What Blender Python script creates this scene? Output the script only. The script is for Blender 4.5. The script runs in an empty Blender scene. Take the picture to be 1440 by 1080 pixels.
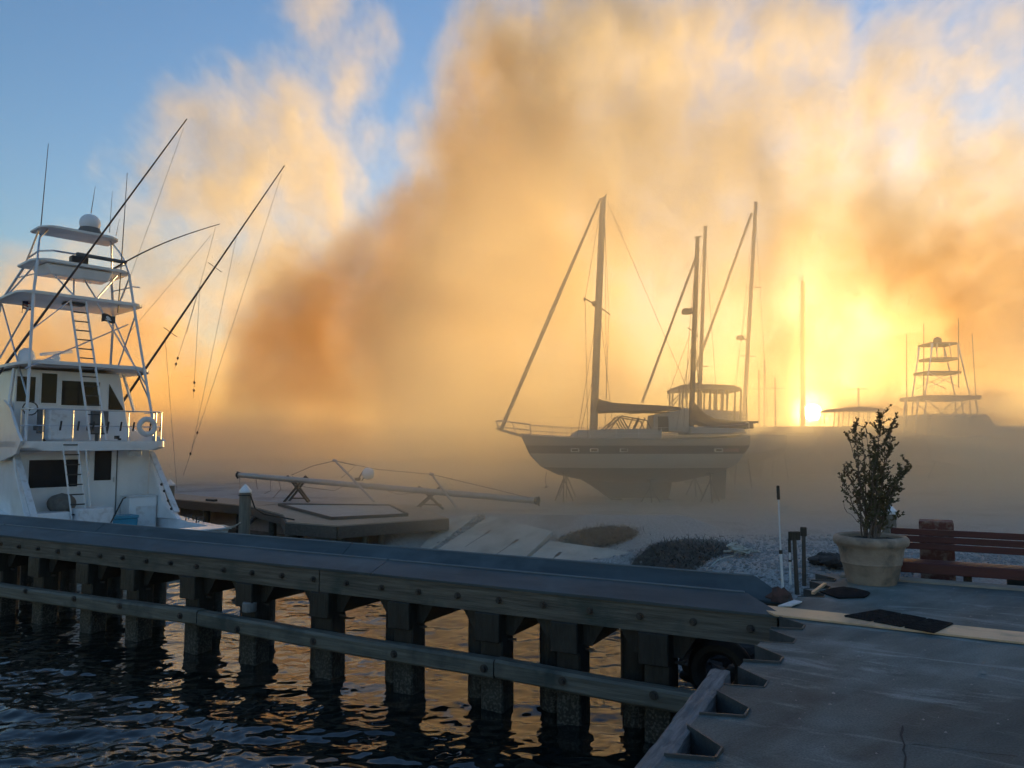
import bpy, bmesh, math, random
from mathutils import Vector, Matrix
import numpy as np
C = bpy.context.scene
COL = C.collection
R = math.radians
rnd = random.Random(7)

# ------------------------------------------------------------------ camera
PITCH = math.atan(80/1080)
CAM = Vector((0, 0, 1.75))
cam = bpy.data.cameras.new('camera'); co = bpy.data.objects.new('camera', cam); COL.objects.link(co)
cam.lens = 27; cam.sensor_width = 36; cam.clip_end = 5000
co.location = CAM; co.rotation_euler = (math.pi/2+PITCH, 0, 0); C.camera = co
_c, _s = math.cos(PITCH), math.sin(PITCH)
def ray(px, py):
    x = (px-720)/1080; z = -(py-540)/1080
    return Vector((x, _c-z*_s, _s+z*_c))
def at(px, py, D):                      # the point at depth D seen at a pixel of the photograph
    r = ray(px, py); return CAM+r*(D/r.y)
def atz(px, py, z):                     # the same on a level plane
    r = ray(px, py); return CAM+r*((z-CAM.z)/r.z)

# ------------------------------------------------------------------ sky, sun, exposure
EXPO = 1.48
SUN = ray(1143, 580).normalized()
w = bpy.data.worlds.new('World'); C.world = w; w.use_nodes = True
wn = w.node_tree; bg = wn.nodes['Background']
sky = wn.nodes.new('ShaderNodeTexSky'); sky.sky_type = 'NISHITA'; sky.sun_disc = False
sky.sun_elevation = math.asin(SUN.z); sky.sun_rotation = math.atan2(SUN.x, SUN.y)
sky.ozone_density = 2.2; sky.dust_density = 0.2; sky.air_density = 1.2
geo = wn.nodes.new('ShaderNodeNewGeometry')
dt = wn.nodes.new('ShaderNodeVectorMath'); dt.operation = 'DOT_PRODUCT'
wn.links.new(geo.outputs['Incoming'], dt.inputs[0]); dt.inputs[1].default_value = tuple(-SUN)
def ring(a0, a1, val):
    g = wn.nodes.new('ShaderNodeMapRange'); g.interpolation_type = 'SMOOTHSTEP'
    for k, v in zip((1, 2, 3, 4), (math.cos(R(a0)), math.cos(R(a1)), 0, val)): g.inputs[k].default_value = v
    wn.links.new(dt.outputs['Value'], g.inputs[0]); return g.outputs[0]
ad = None
for a0, a1, val in ((.62, .30, 9000), (1.7, .2, 170), (5.0, .2, 22)):      # the sun's own disc and the aureole round it
    r_ = ring(a0, a1, val)
    if ad is None: ad = r_
    else:
        n_ = wn.nodes.new('ShaderNodeMath'); n_.operation = 'ADD'; wn.links.new(ad, n_.inputs[0]); wn.links.new(r_, n_.inputs[1]); ad = n_.outputs[0]
sv = wn.nodes.new('ShaderNodeVectorMath'); sv.operation = 'SCALE'; sv.inputs[0].default_value = (1, .62, .2); wn.links.new(ad, sv.inputs['Scale'])
tint = wn.nodes.new('ShaderNodeMix'); tint.data_type = 'RGBA'; tint.blend_type = 'MULTIPLY'; tint.inputs[0].default_value = 1; tint.clamp_result = False; tint.inputs[7].default_value = (.88, 1.10, 1.40, 1)
wn.links.new(sky.outputs[0], tint.inputs[6]); sm_ = wn.nodes.new('ShaderNodeVectorMath'); sm_.operation = 'ADD'; wn.links.new(tint.outputs[2], sm_.inputs[0]); wn.links.new(sv.outputs[0], sm_.inputs[1]); wn.links.new(sm_.outputs[0], bg.inputs[0])
bg.inputs[1].default_value = 0.15
SL = bpy.data.lights.new('sun', 'SUN'); so = bpy.data.objects.new('sun', SL); COL.objects.link(so)
SL.energy = 2.65; SL.color = (1, .64, .22); SL.angle = R(.5)
so.rotation_euler = SUN.to_track_quat('Z', 'Y').to_euler()
C.view_settings.view_transform = 'Standard'; C.view_settings.look = 'None'; C.view_settings.exposure = EXPO; C.view_settings.gamma = 1
C.cycles.volume_bounces = 5; C.cycles.max_bounces = 8; C.cycles.volume_step_rate = 4
C.cycles.use_denoising = True; C.cycles.use_adaptive_sampling = True; C.cycles.adaptive_threshold = .035
C.cycles.caustics_reflective = False; C.cycles.caustics_refractive = False

# ------------------------------------------------------------------ helpers
class MB:
    def __init__(s): s.v = []; s.f = []
    def add(s, vs, fs):
        n = len(s.v); s.v += [Vector(p) for p in vs]; s.f += [tuple(i+n for i in f) for f in fs]; return s
    def quad(s, a, b, c, d): return s.add([a, b, c, d], [(0, 1, 2, 3)])
    def hexa(s, p):                     # 8 points: bottom loop of 4, top loop of 4
        return s.add(p, [(3, 2, 1, 0), (4, 5, 6, 7), (0, 1, 5, 4), (1, 2, 6, 5), (2, 3, 7, 6), (3, 0, 4, 7)])
    def box(s, c, sz, ax=None):
        c = Vector(c); X, Y, Z = ax or (Vector((1, 0, 0)), Vector((0, 1, 0)), Vector((0, 0, 1)))
        X, Y, Z = X*sz[0]/2, Y*sz[1]/2, Z*sz[2]/2
        return s.hexa([c-X-Y-Z, c+X-Y-Z, c+X+Y-Z, c-X+Y-Z, c-X-Y+Z, c+X-Y+Z, c+X+Y+Z, c-X+Y+Z])
    def bar(s, a, b, wd, ht, up=(0, 0, 1)):
        a, b = Vector(a), Vector(b); d = (b-a).normalized(); up = Vector(up)
        if abs(d.dot(up)) > .95: up = Vector((1, 0, 0))
        sd = d.cross(up).normalized(); u = sd.cross(d)
        X, Z = sd*wd/2, u*ht/2
        return s.hexa([a-X-Z, b-X-Z, b+X-Z, a+X-Z, a-X+Z, b-X+Z, b+X+Z, a+X+Z])
    def tube(s, pts, r, n=8, cap=True):
        pts = [Vector(p) for p in pts]; k = len(pts)
        rs = r if isinstance(r, (list, tuple)) else [r]*k
        rings = []; prev = None
        for i, p in enumerate(pts):
            d = (pts[min(i+1, k-1)]-pts[max(i-1, 0)])
            d = d.normalized() if d.length > 1e-9 else Vector((0, 0, 1))
            if prev is None:
                up = Vector((0, 0, 1)) if abs(d.z) < .9 else Vector((1, 0, 0))
                X = d.cross(up).normalized()
            else:
                X = (prev-d*prev.dot(d)).normalized()
            prev = X; Y = d.cross(X)
            rings.append([p+(X*math.cos(2*math.pi*j/n)+Y*math.sin(2*math.pi*j/n))*rs[i] for j in range(n)])
        return s.loft(rings, True, cap)
    def loft(s, rings, closed=True, cap=True):
        n = len(rings[0]); vs = [p for r in rings for p in r]; fs = []
        for i in range(len(rings)-1):
            for j in range(n if closed else n-1):
                a = i*n+j; b = i*n+(j+1) % n
                fs.append((a, b, b+n, a+n))
        if cap: fs.append(tuple(range(n-1, -1, -1))); fs.append(tuple(range((len(rings)-1)*n, len(rings)*n)))
        return s.add(vs, fs)
    def lathe(s, c, prof, n=24, cap=True, jit=0):
        c = Vector(c)
        return s.loft([[c+Vector((math.cos(2*math.pi*j/n)*r, math.sin(2*math.pi*j/n)*r, z)) for j in range(n)] for r, z in prof], True, cap)
    def prism(s, poly, off):            # polygon (3-D points) pushed along a vector
        off = Vector(off); p = [Vector(q) for q in poly]; n = len(p)
        return s.add(p+[q+off for q in p], [tuple(range(n-1, -1, -1)), tuple(range(n, 2*n))]+[(i, (i+1) % n, n+(i+1) % n, n+i) for i in range(n)])
    def ball(s, c, r, n=14, m=9, sc=(1, 1, 1), z0=-1):
        c = Vector(c); rings = []
        for i in range(m+1):
            t = -1+2*i/m
            t = max(t, z0) if z0 > -1 else t
            ph = math.asin(max(-1, min(1, t*.9995)))
            rings.append([c+Vector((math.cos(ph)*math.cos(2*math.pi*j/n)*r*sc[0], math.cos(ph)*math.sin(2*math.pi*j/n)*r*sc[1], math.sin(ph)*r*sc[2])) for j in range(n)])
        return s.loft(rings, True, True)
    def build(s, name, m, parent=None, smooth=False, bevel=0, loc=None):
        xs = [p.x for p in s.v]; ys = [p.y for p in s.v]; zs = [p.z for p in s.v]
        if parent is not None and loc is None: o0 = Vector(parent['_w'])
        else: o0 = Vector(loc) if loc is not None else Vector(((min(xs)+max(xs))/2, (min(ys)+max(ys))/2, min(zs)))
        me = bpy.data.meshes.new(name)
        me.from_pydata([p-o0 for p in s.v], [], s.f)
        bm = bmesh.new(); bm.from_mesh(me); bmesh.ops.recalc_face_normals(bm, faces=bm.faces)
        if bevel: bmesh.ops.bevel(bm, geom=bm.edges[:], offset=bevel, segments=1, affect='EDGES', clamp_overlap=True)
        bm.to_mesh(me); bm.free()
        if smooth:
            me.polygons.foreach_set('use_smooth', [True]*len(me.polygons))
            if hasattr(me, 'set_sharp_from_angle'): me.set_sharp_from_angle(angle=R(40))
        me.materials.append(m)
        o = bpy.data.objects.new(name, me); COL.objects.link(o); o['_w'] = tuple(o0)
        if parent is not None: o.parent = parent; o.location = o0-Vector(parent['_w'])
        else: o.location = o0
        return o
def empty(name, loc):
    o = bpy.data.objects.new(name, None); COL.objects.link(o); o.location = loc; o['_w'] = tuple(loc); o.empty_display_size = .2; return o
def tag(o, label=None, cat=None, group=None, kind=None):
    if label: o['label'] = label
    if cat: o['category'] = cat
    if group: o['group'] = group
    if kind: o['kind'] = kind
    return o
def thing(name, loc, label, cat, group=None): return tag(empty(name, loc), label, cat, group)
def copy_tree(o, parent=None):
    c = o.copy(); COL.objects.link(c); c.parent = parent
    for ch in list(o.children): copy_tree(ch, c)
    return c

def mat(name, c1, c2=None, scale=3, rough=.6, bump=0, bscale=None, metal=0, stretch=None, ang=0, detail=6, lo=.35, hi=.65, c3=None, s3=1, spec=.5, rvar=0, glob=False):
    m = bpy.data.materials.new(name); m.use_nodes = True; t = m.node_tree; b = t.nodes['Principled BSDF']; L = t.links.new
    b.inputs['Roughness'].default_value = rough; b.inputs['Metallic'].default_value = metal
    b.inputs['Specular IOR Level'].default_value = spec
    if glob: src = t.nodes.new('ShaderNodeNewGeometry').outputs['Position']
    else: src = t.nodes.new('ShaderNodeTexCoord').outputs['Object']
    mp = t.nodes.new('ShaderNodeMapping'); L(src, mp.inputs['Vector'])
    mp.vector_type = 'POINT'
    if ang:
        r0 = t.nodes.new('ShaderNodeVectorRotate'); r0.rotation_type = 'Z_AXIS'; r0.inputs['Angle'].default_value = ang
        L(src, r0.inputs['Vector']); L(r0.outputs[0], mp.inputs['Vector'])
    if stretch: mp.inputs['Scale'].default_value = stretch
    def noise(sc, det=detail, v=mp.outputs[0], ro=.6):
        n = t.nodes.new('ShaderNodeTexNoise'); n.inputs['Scale'].default_value = sc; n.inputs['Detail'].default_value = det; n.inputs['Roughness'].default_value = ro
        L(v, n.inputs['Vector']); return n
    def ramp(f, a, bb, p, q):
        r = t.nodes.new('ShaderNodeValToRGB'); r.color_ramp.elements[0].position = p; r.color_ramp.elements[1].position = q
        r.color_ramp.elements[0].color = (*a, 1); r.color_ramp.elements[1].color = (*bb, 1); L(f, r.inputs[0]); return r
    if c2 is None: c2 = tuple(x*.8 for x in c1)
    n = noise(scale); cr = ramp(n.outputs['Fac'], c1, c2, lo, hi); colr = cr.outputs['Color']
    if c3 is not None:
        n3 = noise(s3, 4, src); k = ramp(n3.outputs['Fac'], (0, 0, 0), (1, 1, 1), .52, .72)
        mixn = t.nodes.new('ShaderNodeMix'); mixn.data_type = 'RGBA'; L(k.outputs['Color'], mixn.inputs[0]); L(colr, mixn.inputs[6]); mixn.inputs[7].default_value = (*c3, 1); colr = mixn.outputs[2]
    L(colr, b.inputs['Base Color'])
    if rvar:
        rr = t.nodes.new('ShaderNodeMapRange'); rr.inputs[3].default_value = rough-rvar; rr.inputs[4].default_value = rough+rvar
        L(noise(scale*.7, 3).outputs['Fac'], rr.inputs[0]); L(rr.outputs[0], b.inputs['Roughness'])
    if bump:
        bn = noise(bscale or scale*4); bp = t.nodes.new('ShaderNodeBump'); bp.inputs['Strength'].default_value = bump; bp.inputs['Distance'].default_value = .02
        L(bn.outputs['Fac'], bp.inputs['Height']); L(bp.outputs[0], b.inputs['Normal'])
    return m

EANG = math.atan2(.475, .88)            # turns the fender wall's length onto x
GRAIN = (.35, 7, 7)
M = {}
M['concrete'] = mat('concrete', (.074, .098, .097), (.142, .178, .175), 1.5, .7, .55, 45, spec=.25, c3=(.215, .265, .26), s3=.8, rvar=.14, glob=True, stretch=(2.2, .6, 1), ang=.9, detail=10)
def scuffs(m, lo_, hi_, col):            # pale swept scuffs in the slab itself
    t = m.node_tree; L = t.links.new; b = t.nodes['Principled BSDF']; old = b.inputs['Base Color'].links[0].from_socket
    g = t.nodes.new('ShaderNodeNewGeometry').outputs['Position']
    vr = t.nodes.new('ShaderNodeVectorRotate'); vr.rotation_type = 'Z_AXIS'; vr.inputs['Angle'].default_value = .55; L(g, vr.inputs['Vector'])
    mp = t.nodes.new('ShaderNodeMapping'); mp.inputs['Scale'].default_value = (.45, 1.9, 1); L(vr.outputs[0], mp.inputs['Vector'])
    n = t.nodes.new('ShaderNodeTexNoise'); n.inputs['Scale'].default_value = 1.0; n.inputs['Detail'].default_value = 9; n.inputs['Roughness'].default_value = .68; n.inputs['Distortion'].default_value = 1.6; L(mp.outputs[0], n.inputs['Vector'])
    r = t.nodes.new('ShaderNodeMapRange'); r.inputs[1].default_value = lo_; r.inputs[2].default_value = hi_; r.inputs[3].default_value = 0; r.inputs[4].default_value = .75; L(n.outputs['Fac'], r.inputs[0])
    x = t.nodes.new('ShaderNodeMix'); x.data_type = 'RGBA'; L(r.outputs[0], x.inputs[0]); L(old, x.inputs[6]); x.inputs[7].default_value = (*col, 1)
    n2 = t.nodes.new('ShaderNodeTexNoise'); n2.inputs['Scale'].default_value = 70; n2.inputs['Detail'].default_value = 3; L(g, n2.inputs['Vector'])
    r2 = t.nodes.new('ShaderNodeMapRange'); r2.inputs[1].default_value = .3; r2.inputs[2].default_value = .7; r2.inputs[3].default_value = .72; r2.inputs[4].default_value = 1.28; L(n2.outputs['Fac'], r2.inputs[0])
    y = t.nodes.new('ShaderNodeVectorMath'); y.operation = 'SCALE'; L(x.outputs[2], y.inputs[0]); L(r2.outputs[0], y.inputs['Scale'])
    n3 = t.nodes.new('ShaderNodeTexNoise'); n3.inputs['Scale'].default_value = .35; n3.inputs['Detail'].default_value = 5; L(g, n3.inputs['Vector'])
    r3 = t.nodes.new('ShaderNodeMapRange'); r3.inputs[1].default_value = .38; r3.inputs[2].default_value = .62; r3.inputs[3].default_value = .6; r3.inputs[4].default_value = 1.15; L(n3.outputs['Fac'], r3.inputs[0])
    y2 = t.nodes.new('ShaderNodeVectorMath'); y2.operation = 'SCALE'; L(y.outputs[0], y2.inputs[0]); L(r3.outputs[0], y2.inputs['Scale']); L(y2.outputs[0], b.inputs['Base Color'])
def tideline(m, z0, z1, col):            # pale crust of barnacles round the waterline
    t = m.node_tree; L = t.links.new; b = t.nodes['Principled BSDF']; old = b.inputs['Base Color'].links[0].from_socket
    g = t.nodes.new('ShaderNodeNewGeometry').outputs['Position']; sp = t.nodes.new('ShaderNodeSeparateXYZ'); L(g, sp.inputs[0])
    n = t.nodes.new('ShaderNodeTexNoise'); n.inputs['Scale'].default_value = 9; n.inputs['Detail'].default_value = 6; L(g, n.inputs['Vector'])
    a = t.nodes.new('ShaderNodeMath'); a.operation = 'MULTIPLY_ADD'; L(n.outputs['Fac'], a.inputs[0]); a.inputs[1].default_value = .5; L(sp.outputs['Z'], a.inputs[2])
    r = t.nodes.new('ShaderNodeMapRange'); r.inputs[1].default_value = z1+.25; r.inputs[2].default_value = z0+.25; r.inputs[3].default_value = 0; r.inputs[4].default_value = 1; L(a.outputs[0], r.inputs[0])
    n2 = t.nodes.new('ShaderNodeTexNoise'); n2.inputs['Scale'].default_value = 34; n2.inputs['Detail'].default_value = 4; L(g, n2.inputs['Vector'])
    r2 = t.nodes.new('ShaderNodeMapRange'); r2.inputs[1].default_value = .48; r2.inputs[2].default_value = .62; L(n2.outputs['Fac'], r2.inputs[0])
    p = t.nodes.new('ShaderNodeMath'); p.operation = 'MULTIPLY'; L(r.outputs[0], p.inputs[0]); L(r2.outputs[0], p.inputs[1])
    x = t.nodes.new('ShaderNodeMix'); x.data_type = 'RGBA'; L(p.outputs[0], x.inputs[0]); L(old, x.inputs[6]); x.inputs[7].default_value = (*col, 1); L(x.outputs[2], b.inputs['Base Color'])
scuffs(M['concrete'], .54, .66, (.30, .36, .355))
M['kerb'] = mat('kerb_concrete', (.34, .29, .22), (.24, .20, .16), 3, .8, .4, 25, glob=True)
M['slab'] = mat('ramp_concrete', (.52, .49, .43), (.40, .38, .33), 1.3, .85, .25, 20, c3=(.25, .235, .2), s3=.8, glob=True)
M['wale'] = mat('weathered_timber', (.075, .065, .05), (.165, .148, .118), 4, .7, .6, 9, stretch=GRAIN, ang=EANG, c3=(.05, .06, .05), s3=1.3, glob=True)
M['lowwale'] = mat('lower_timber', (.09, .088, .07), (.18, .172, .142), 3, .7, .5, 8, stretch=GRAIN, ang=EANG, c3=(.045, .055, .05), s3=1.7, glob=True)
M['cap'] = mat('cap_sheet', (.038, .053, .060), (.064, .086, .096), 1.6, .55, .15, 9, stretch=(.5, 2.5, 2.5), ang=EANG, spec=.35, c3=(.09, .118, .13), s3=.9, glob=True)
M['capglint'] = mat('cap_ridge_glint', (.13, .155, .165), (.10, .12, .13), 3, .45, glob=True)  # paler than the cap sheet: the ridge highlight painted as colour
M['pile'] = mat('wet_pile', (.008, .008, .007), (.022, .022, .019), 4, .5, .7, 9, stretch=(5, 5, .5), c3=(.04, .04, .034), s3=2, glob=True)
tideline(M['pile'], -1.25, -.85, (.10, .10, .085))
M['drypile'] = mat('dry_pile', (.14, .125, .10), (.22, .20, .165), 4, .8, .7, 9, stretch=(6, 6, .5), glob=True)
M['steel'] = mat('dark_steel', (.035, .035, .035), (.09, .07, .055), 9, .6, .3, metal=.3)
M['sheetpile'] = mat('sheet_pile', (.03, .038, .042), (.06, .07, .075), 5, .55, .4, 18, glob=True)
M['rail'] = mat('polished_tube', (.62, .63, .65), (.55, .56, .58), 5, .28, metal=.85)
M['white'] = mat('white_gelcoat', (.82, .83, .84), (.77, .785, .80), 1.6, .22, 0, spec=.5, stretch=(1.5, 1.5, .35), c3=(.68, .685, .68), s3=.9, rvar=.08)
M['whitetube'] = mat('white_tube', (.72, .74, .76), (.66, .68, .7), 3, .35)
M['oldwhite'] = mat('worn_white', (.68, .69, .70), (.45, .42, .40), 6, .5, .1, lo=.5, hi=.75)
M['glass'] = mat('tinted_glass', (.012, .013, .015), (.018, .02, .024), 1, .10, spec=.25)
M['black'] = mat('black_plastic', (.015, .015, .017), (.03, .03, .03), 6, .5)
M['carbon'] = mat('dark_pole', (.035, .03, .035), (.06, .05, .055), 5, .35)
M['rope'] = mat('rope', (.55, .52, .45), (.40, .37, .31), 30, .9)
M['line'] = mat('rigging_line', (.20, .17, .15), (.26, .23, .2), 8, .7)
M['blue'] = mat('cooler_blue', (.03, .22, .33), (.035, .26, .38), 3, .4)
M['brown'] = mat('canvas_bag', (.13, .115, .10), (.19, .17, .15), 8, .9, .4)
M['deckwood'] = mat('deck_boards', (.40, .32, .235), (.30, .235, .17), 5, .8, .4, 12, stretch=(.5, 6, 6), ang=.5, glob=True)
M['fascia'] = mat('fascia_timber', (.065, .055, .045), (.11, .095, .078), 4, .8, .5, 9, stretch=(.6, 6, 6), glob=True)
M['panel'] = mat('grey_panel', (.42, .40, .36), (.34, .32, .29), 2, .85, .2, glob=True)
M['ply'] = mat('plywood', (.72, .49, .30), (.60, .39, .23), 4, .45, .25, 14, stretch=(.6, 9, 9), ang=EANG, c3=(.34, .25, .17), s3=2.2, glob=True)
M['rubber'] = mat('rubber_mat', (.014, .014, .015), (.034, .034, .037), 14, .95, .4, spec=.1)
M['cloth'] = mat('black_cloth', (.012, .012, .013), (.022, .022, .024), 18, .95, .6, spec=.1)
M['bench'] = mat('oxblood_paint', (.105, .024, .022), (.07, .017, .016), 5, .5, .25, 12, stretch=(.6, 6, 6), ang=EANG, glob=True)
M['rust'] = mat('rusty_paint', (.13, .042, .032), (.24, .16, .125), 9, .85, .5, lo=.45, hi=.6)
M['legmetal'] = mat('grey_leg', (.22, .22, .22), (.15, .15, .15), 8, .6)
M['pot'] = mat('cast_stone', (.42, .32, .24), (.29, .22, .165), 5, .85, .5, 22, c3=(.10, .10, .085), s3=3.0)
M['soil'] = mat('potting_soil', (.03, .024, .018), (.05, .04, .03), 20, .95, .6)
M['bark'] = mat('twig_bark', (.11, .085, .07), (.16, .125, .105), 12, .85)
M['leaf'] = mat('leaf', (.055, .062, .024), (.105, .095, .038), 6, .55, c3=(.12, .06, .035), s3=4)
M['shedwall'] = mat('shed_wall', (.30, .29, .27), (.25, .24, .22), .8, .85, glob=True)
M['shedroof'] = mat('shed_roof', (.16, .16, .16), (.2, .2, .2), .8, .7, glob=True)
M['mastmetal'] = mat('spar_alloy', (.45, .43, .40), (.38, .36, .33), 3, .4, metal=.5)
M['masttan'] = mat('spar_paint', (.42, .31, .20), (.48, .36, .24), 2, .5)
M['sailcover'] = mat('sail_cover', (.045, .05, .065), (.065, .07, .085), 4, .85, .4)
M['furl'] = mat('furled_sail', (.27, .22, .17), (.33, .28, .22), 8, .8)
M['canvas'] = mat('grey_canvas', (.11, .115, .12), (.15, .155, .16), 4, .85)
M['cabin'] = mat('cabin_cream', (.50, .47, .42), (.44, .41, .37), 2, .45)
M['brush'] = mat('dry_weed', (.075, .07, .06), (.16, .15, .13), 9, .95)
M['rock'] = mat('dark_rock', (.03, .03, .032), (.06, .058, .055), 5, .85, .6)
M['stone'] = mat('gravel_stone', (.22, .215, .21), (.36, .35, .34), 2.3, .85, glob=True, lo=.3, hi=.7)
M['darkwood'] = mat('dark_handle', (.05, .045, .04), (.085, .075, .065), 6, .85)
M['redcloth'] = mat('faded_rag', (.11, .05, .04), (.05, .035, .03), 8, .9)
M['tyre'] = mat('tyre_rubber', (.012, .012, .012), (.022, .021, .02), 9, .7, .4)
M['lens'] = mat('light_lens', (.6, .62, .65), (.5, .5, .52), 3, .2)

def hull_paint(name, bands):            # painted bands by height on the hull itself
    m = bpy.data.materials.new(name); m.use_nodes = True; t = m.node_tree; b = t.nodes['Principled BSDF']; L = t.links.new
    g = t.nodes.new('ShaderNodeNewGeometry'); sp = t.nodes.new('ShaderNodeSeparateXYZ'); L(g.outputs['Position'], sp.inputs[0])
    z0, z1 = bands[0][0], bands[-1][0]+1
    mr = t.nodes.new('ShaderNodeMapRange'); mr.inputs[1].default_value = z0; mr.inputs[2].default_value = z1; L(sp.outputs['Z'], mr.inputs[0])
    r = t.nodes.new('ShaderNodeValToRGB'); r.color_ramp.interpolation = 'CONSTANT'; L(mr.outputs[0], r.inputs[0])
    e = r.color_ramp.elements
    while len(e) < len(bands): e.new(.5)
    for k, (z, c) in enumerate(bands): e[k].position = (z-z0)/(z1-z0); e[k].color = (*c, 1)
    L(r.outputs[0], b.inputs['Base Color']); b.inputs['Roughness'].default_value = .45
    return m

# ------------------------------------------------------------------ frame of the dock and fender wall
E2 = Vector((.88, -.475, 0)).normalized(); E1 = Vector((-E2.y, E2.x, 0)); P0 = Vector((2.49, 7.98, 0)); ZV = Vector((0, 0, 1))
def DK(t, n, z=0): return P0+E2*t+E1*n+ZV*z
WATER = -1.49

# ------------------------------------------------------------------ land: one sheet with the basin cut into it
shore = [DK(.1, -40), DK(.1, 2.0), DK(-.4, 2.1), at(1010, 800, 10.1), at(950, 800, 11.0), at(890, 800, 12.8), at(862, 800, 15.4), at(720, 800, 17.3), at(600, 800, 19.3), at(560, 800, 20.5),
         Vector((-7.5, 26.5, 0)), Vector((-14, 31.5, 0)), Vector((-40, 36, 0)), Vector((-300, 40, 0))]
SH = np.array([[p.x, p.y] for p in shore])
RA, RB, RC = atz(683, 726, -.60), atz(610, 773, -1.32), atz(855, 804, -1.25)
RN = (RB-RA).cross(RC-RA).normalized(); RN = RN if RN.z > 0 else -RN
RD = Vector(((RB-RA).x, (RB-RA).y, 0)).normalized(); RL = Vector((-RD.y, RD.x, 0)); RL = RL if RL.dot(RC-RB) > 0 else -RL
def vnoise(x, y, f, seed):              # smooth value noise
    rs = np.random.RandomState(seed); T = rs.rand(64, 64)
    X, Y = x*f, y*f; xi, yi = np.floor(X).astype(int), np.floor(Y).astype(int); u, v = X-xi, Y-yi
    u, v = u*u*(3-2*u), v*v*(3-2*v)
    g = lambda a, b: T[a % 64, b % 64]
    return (g(xi, yi)*(1-u)+g(xi+1, yi)*u)*(1-v)+(g(xi, yi+1)*(1-u)+g(xi+1, yi+1)*u)*v-.5
def sdist(x, y):                        # + on land (right/behind the shore line), - in the basin
    best = np.full(x.shape, 1e9); sg = np.ones(x.shape)
    for a, b in zip(SH[:-1], SH[1:]):
        d = b-a; L2 = d@d; t = np.clip(((x-a[0])*d[0]+(y-a[1])*d[1])/L2, 0, 1)
        ex, ey = x-(a[0]+t*d[0]), y-(a[1]+t*d[1]); q = np.hypot(ex, ey)
        cr = d[0]*(y-a[1])-d[1]*(x-a[0])
        m = q < best-1e-6; best = np.where(m, q, best); sg = np.where(m, np.where(cr > 0, -1, 1), sg)
    return best*sg
def sst(a, b, x): t = np.clip((x-a)/(b-a), 0, 1); return t*t*(3-2*t)
def land_z(x, y):
    x = np.asarray(x, float); y = np.asarray(y, float)
    d = sdist(x, y)
    yard = -.13-.5*sst(10.5, 21, y+.0*x)+.05*vnoise(x, y, .35, 3)+.025*vnoise(x, y, 1.3, 5)
    n = (x-P0.x)*E1.x+(y-P0.y)*E1.y
    k = sst(-.4, 1.7, d)
    z = -1.75+(yard+1.75)*k
    al = (x-RA.x)*RD.x+(y-RA.y)*RD.y; la = (x-RB.x)*RL.x+(y-RB.y)*RL.y; LW = (RC-RB).dot(RL)
    zp = RA.z-(RN.x*(x-RA.x)+RN.y*(y-RA.y))/RN.z
    wr = sst(-1.4, .1, al)*(1-sst(3.6, 5.0, al))*sst(-1.6, -.6, la)*(1-sst(LW+.2, LW+1.6, la))
    z = z*(1-wr)+(zp-.07)*wr
    z = np.where((d < -.4) & (wr < .02), -1.75-.4*sst(.4, 4, -d), z)
    # under the concrete apron the ground stays below its bottom
    t = (x-P0.x)*E2.x+(y-P0.y)*E2.y
    z = np.where((t > -.3) & (n < 2.95), np.minimum(z, -.35), z)
    return z
def LZ(x, y): return float(land_z(np.array([x]), np.array([y]))[0])
def axis(parts):
    out = []
    for a, b, n in parts: out += list(np.linspace(a, b, n, endpoint=False))
    return np.array(out+[parts[-1][1]])
gx = axis([(-280, -40, 24), (-40, -16, 48), (-16, 14, 200), (14, 40, 40), (40, 280, 24)])
gy = axis([(-28, 4, 16), (4, 30, 210), (30, 60, 60), (60, 280, 40)])
GX, GY = np.meshgrid(gx, gy); GZ = land_z(GX, GY)
vs = np.stack([GX.ravel(), GY.ravel(), GZ.ravel()], 1); nx, ny = len(gx), len(gy)
fs = [(j*nx+i, j*nx+i+1, (j+1)*nx+i+1, (j+1)*nx+i) for j in range(ny-1) for i in range(nx-1)]
me = bpy.data.meshes.new('ground'); me.from_pydata(vs.tolist(), [], fs); me.polygons.foreach_set('use_smooth', [True]*len(me.polygons))
gm = mat('gravel_ground', (.23, .223, .21), (.46, .45, .435), 26, .9, 1.0, 38, detail=8, c3=(.20, .185, .165), s3=.35, lo=.38, hi=.62, glob=True)
me.materials.append(gm)
ground = bpy.data.objects.new('ground', me); COL.objects.link(ground); tag(ground, kind='structure')

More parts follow.
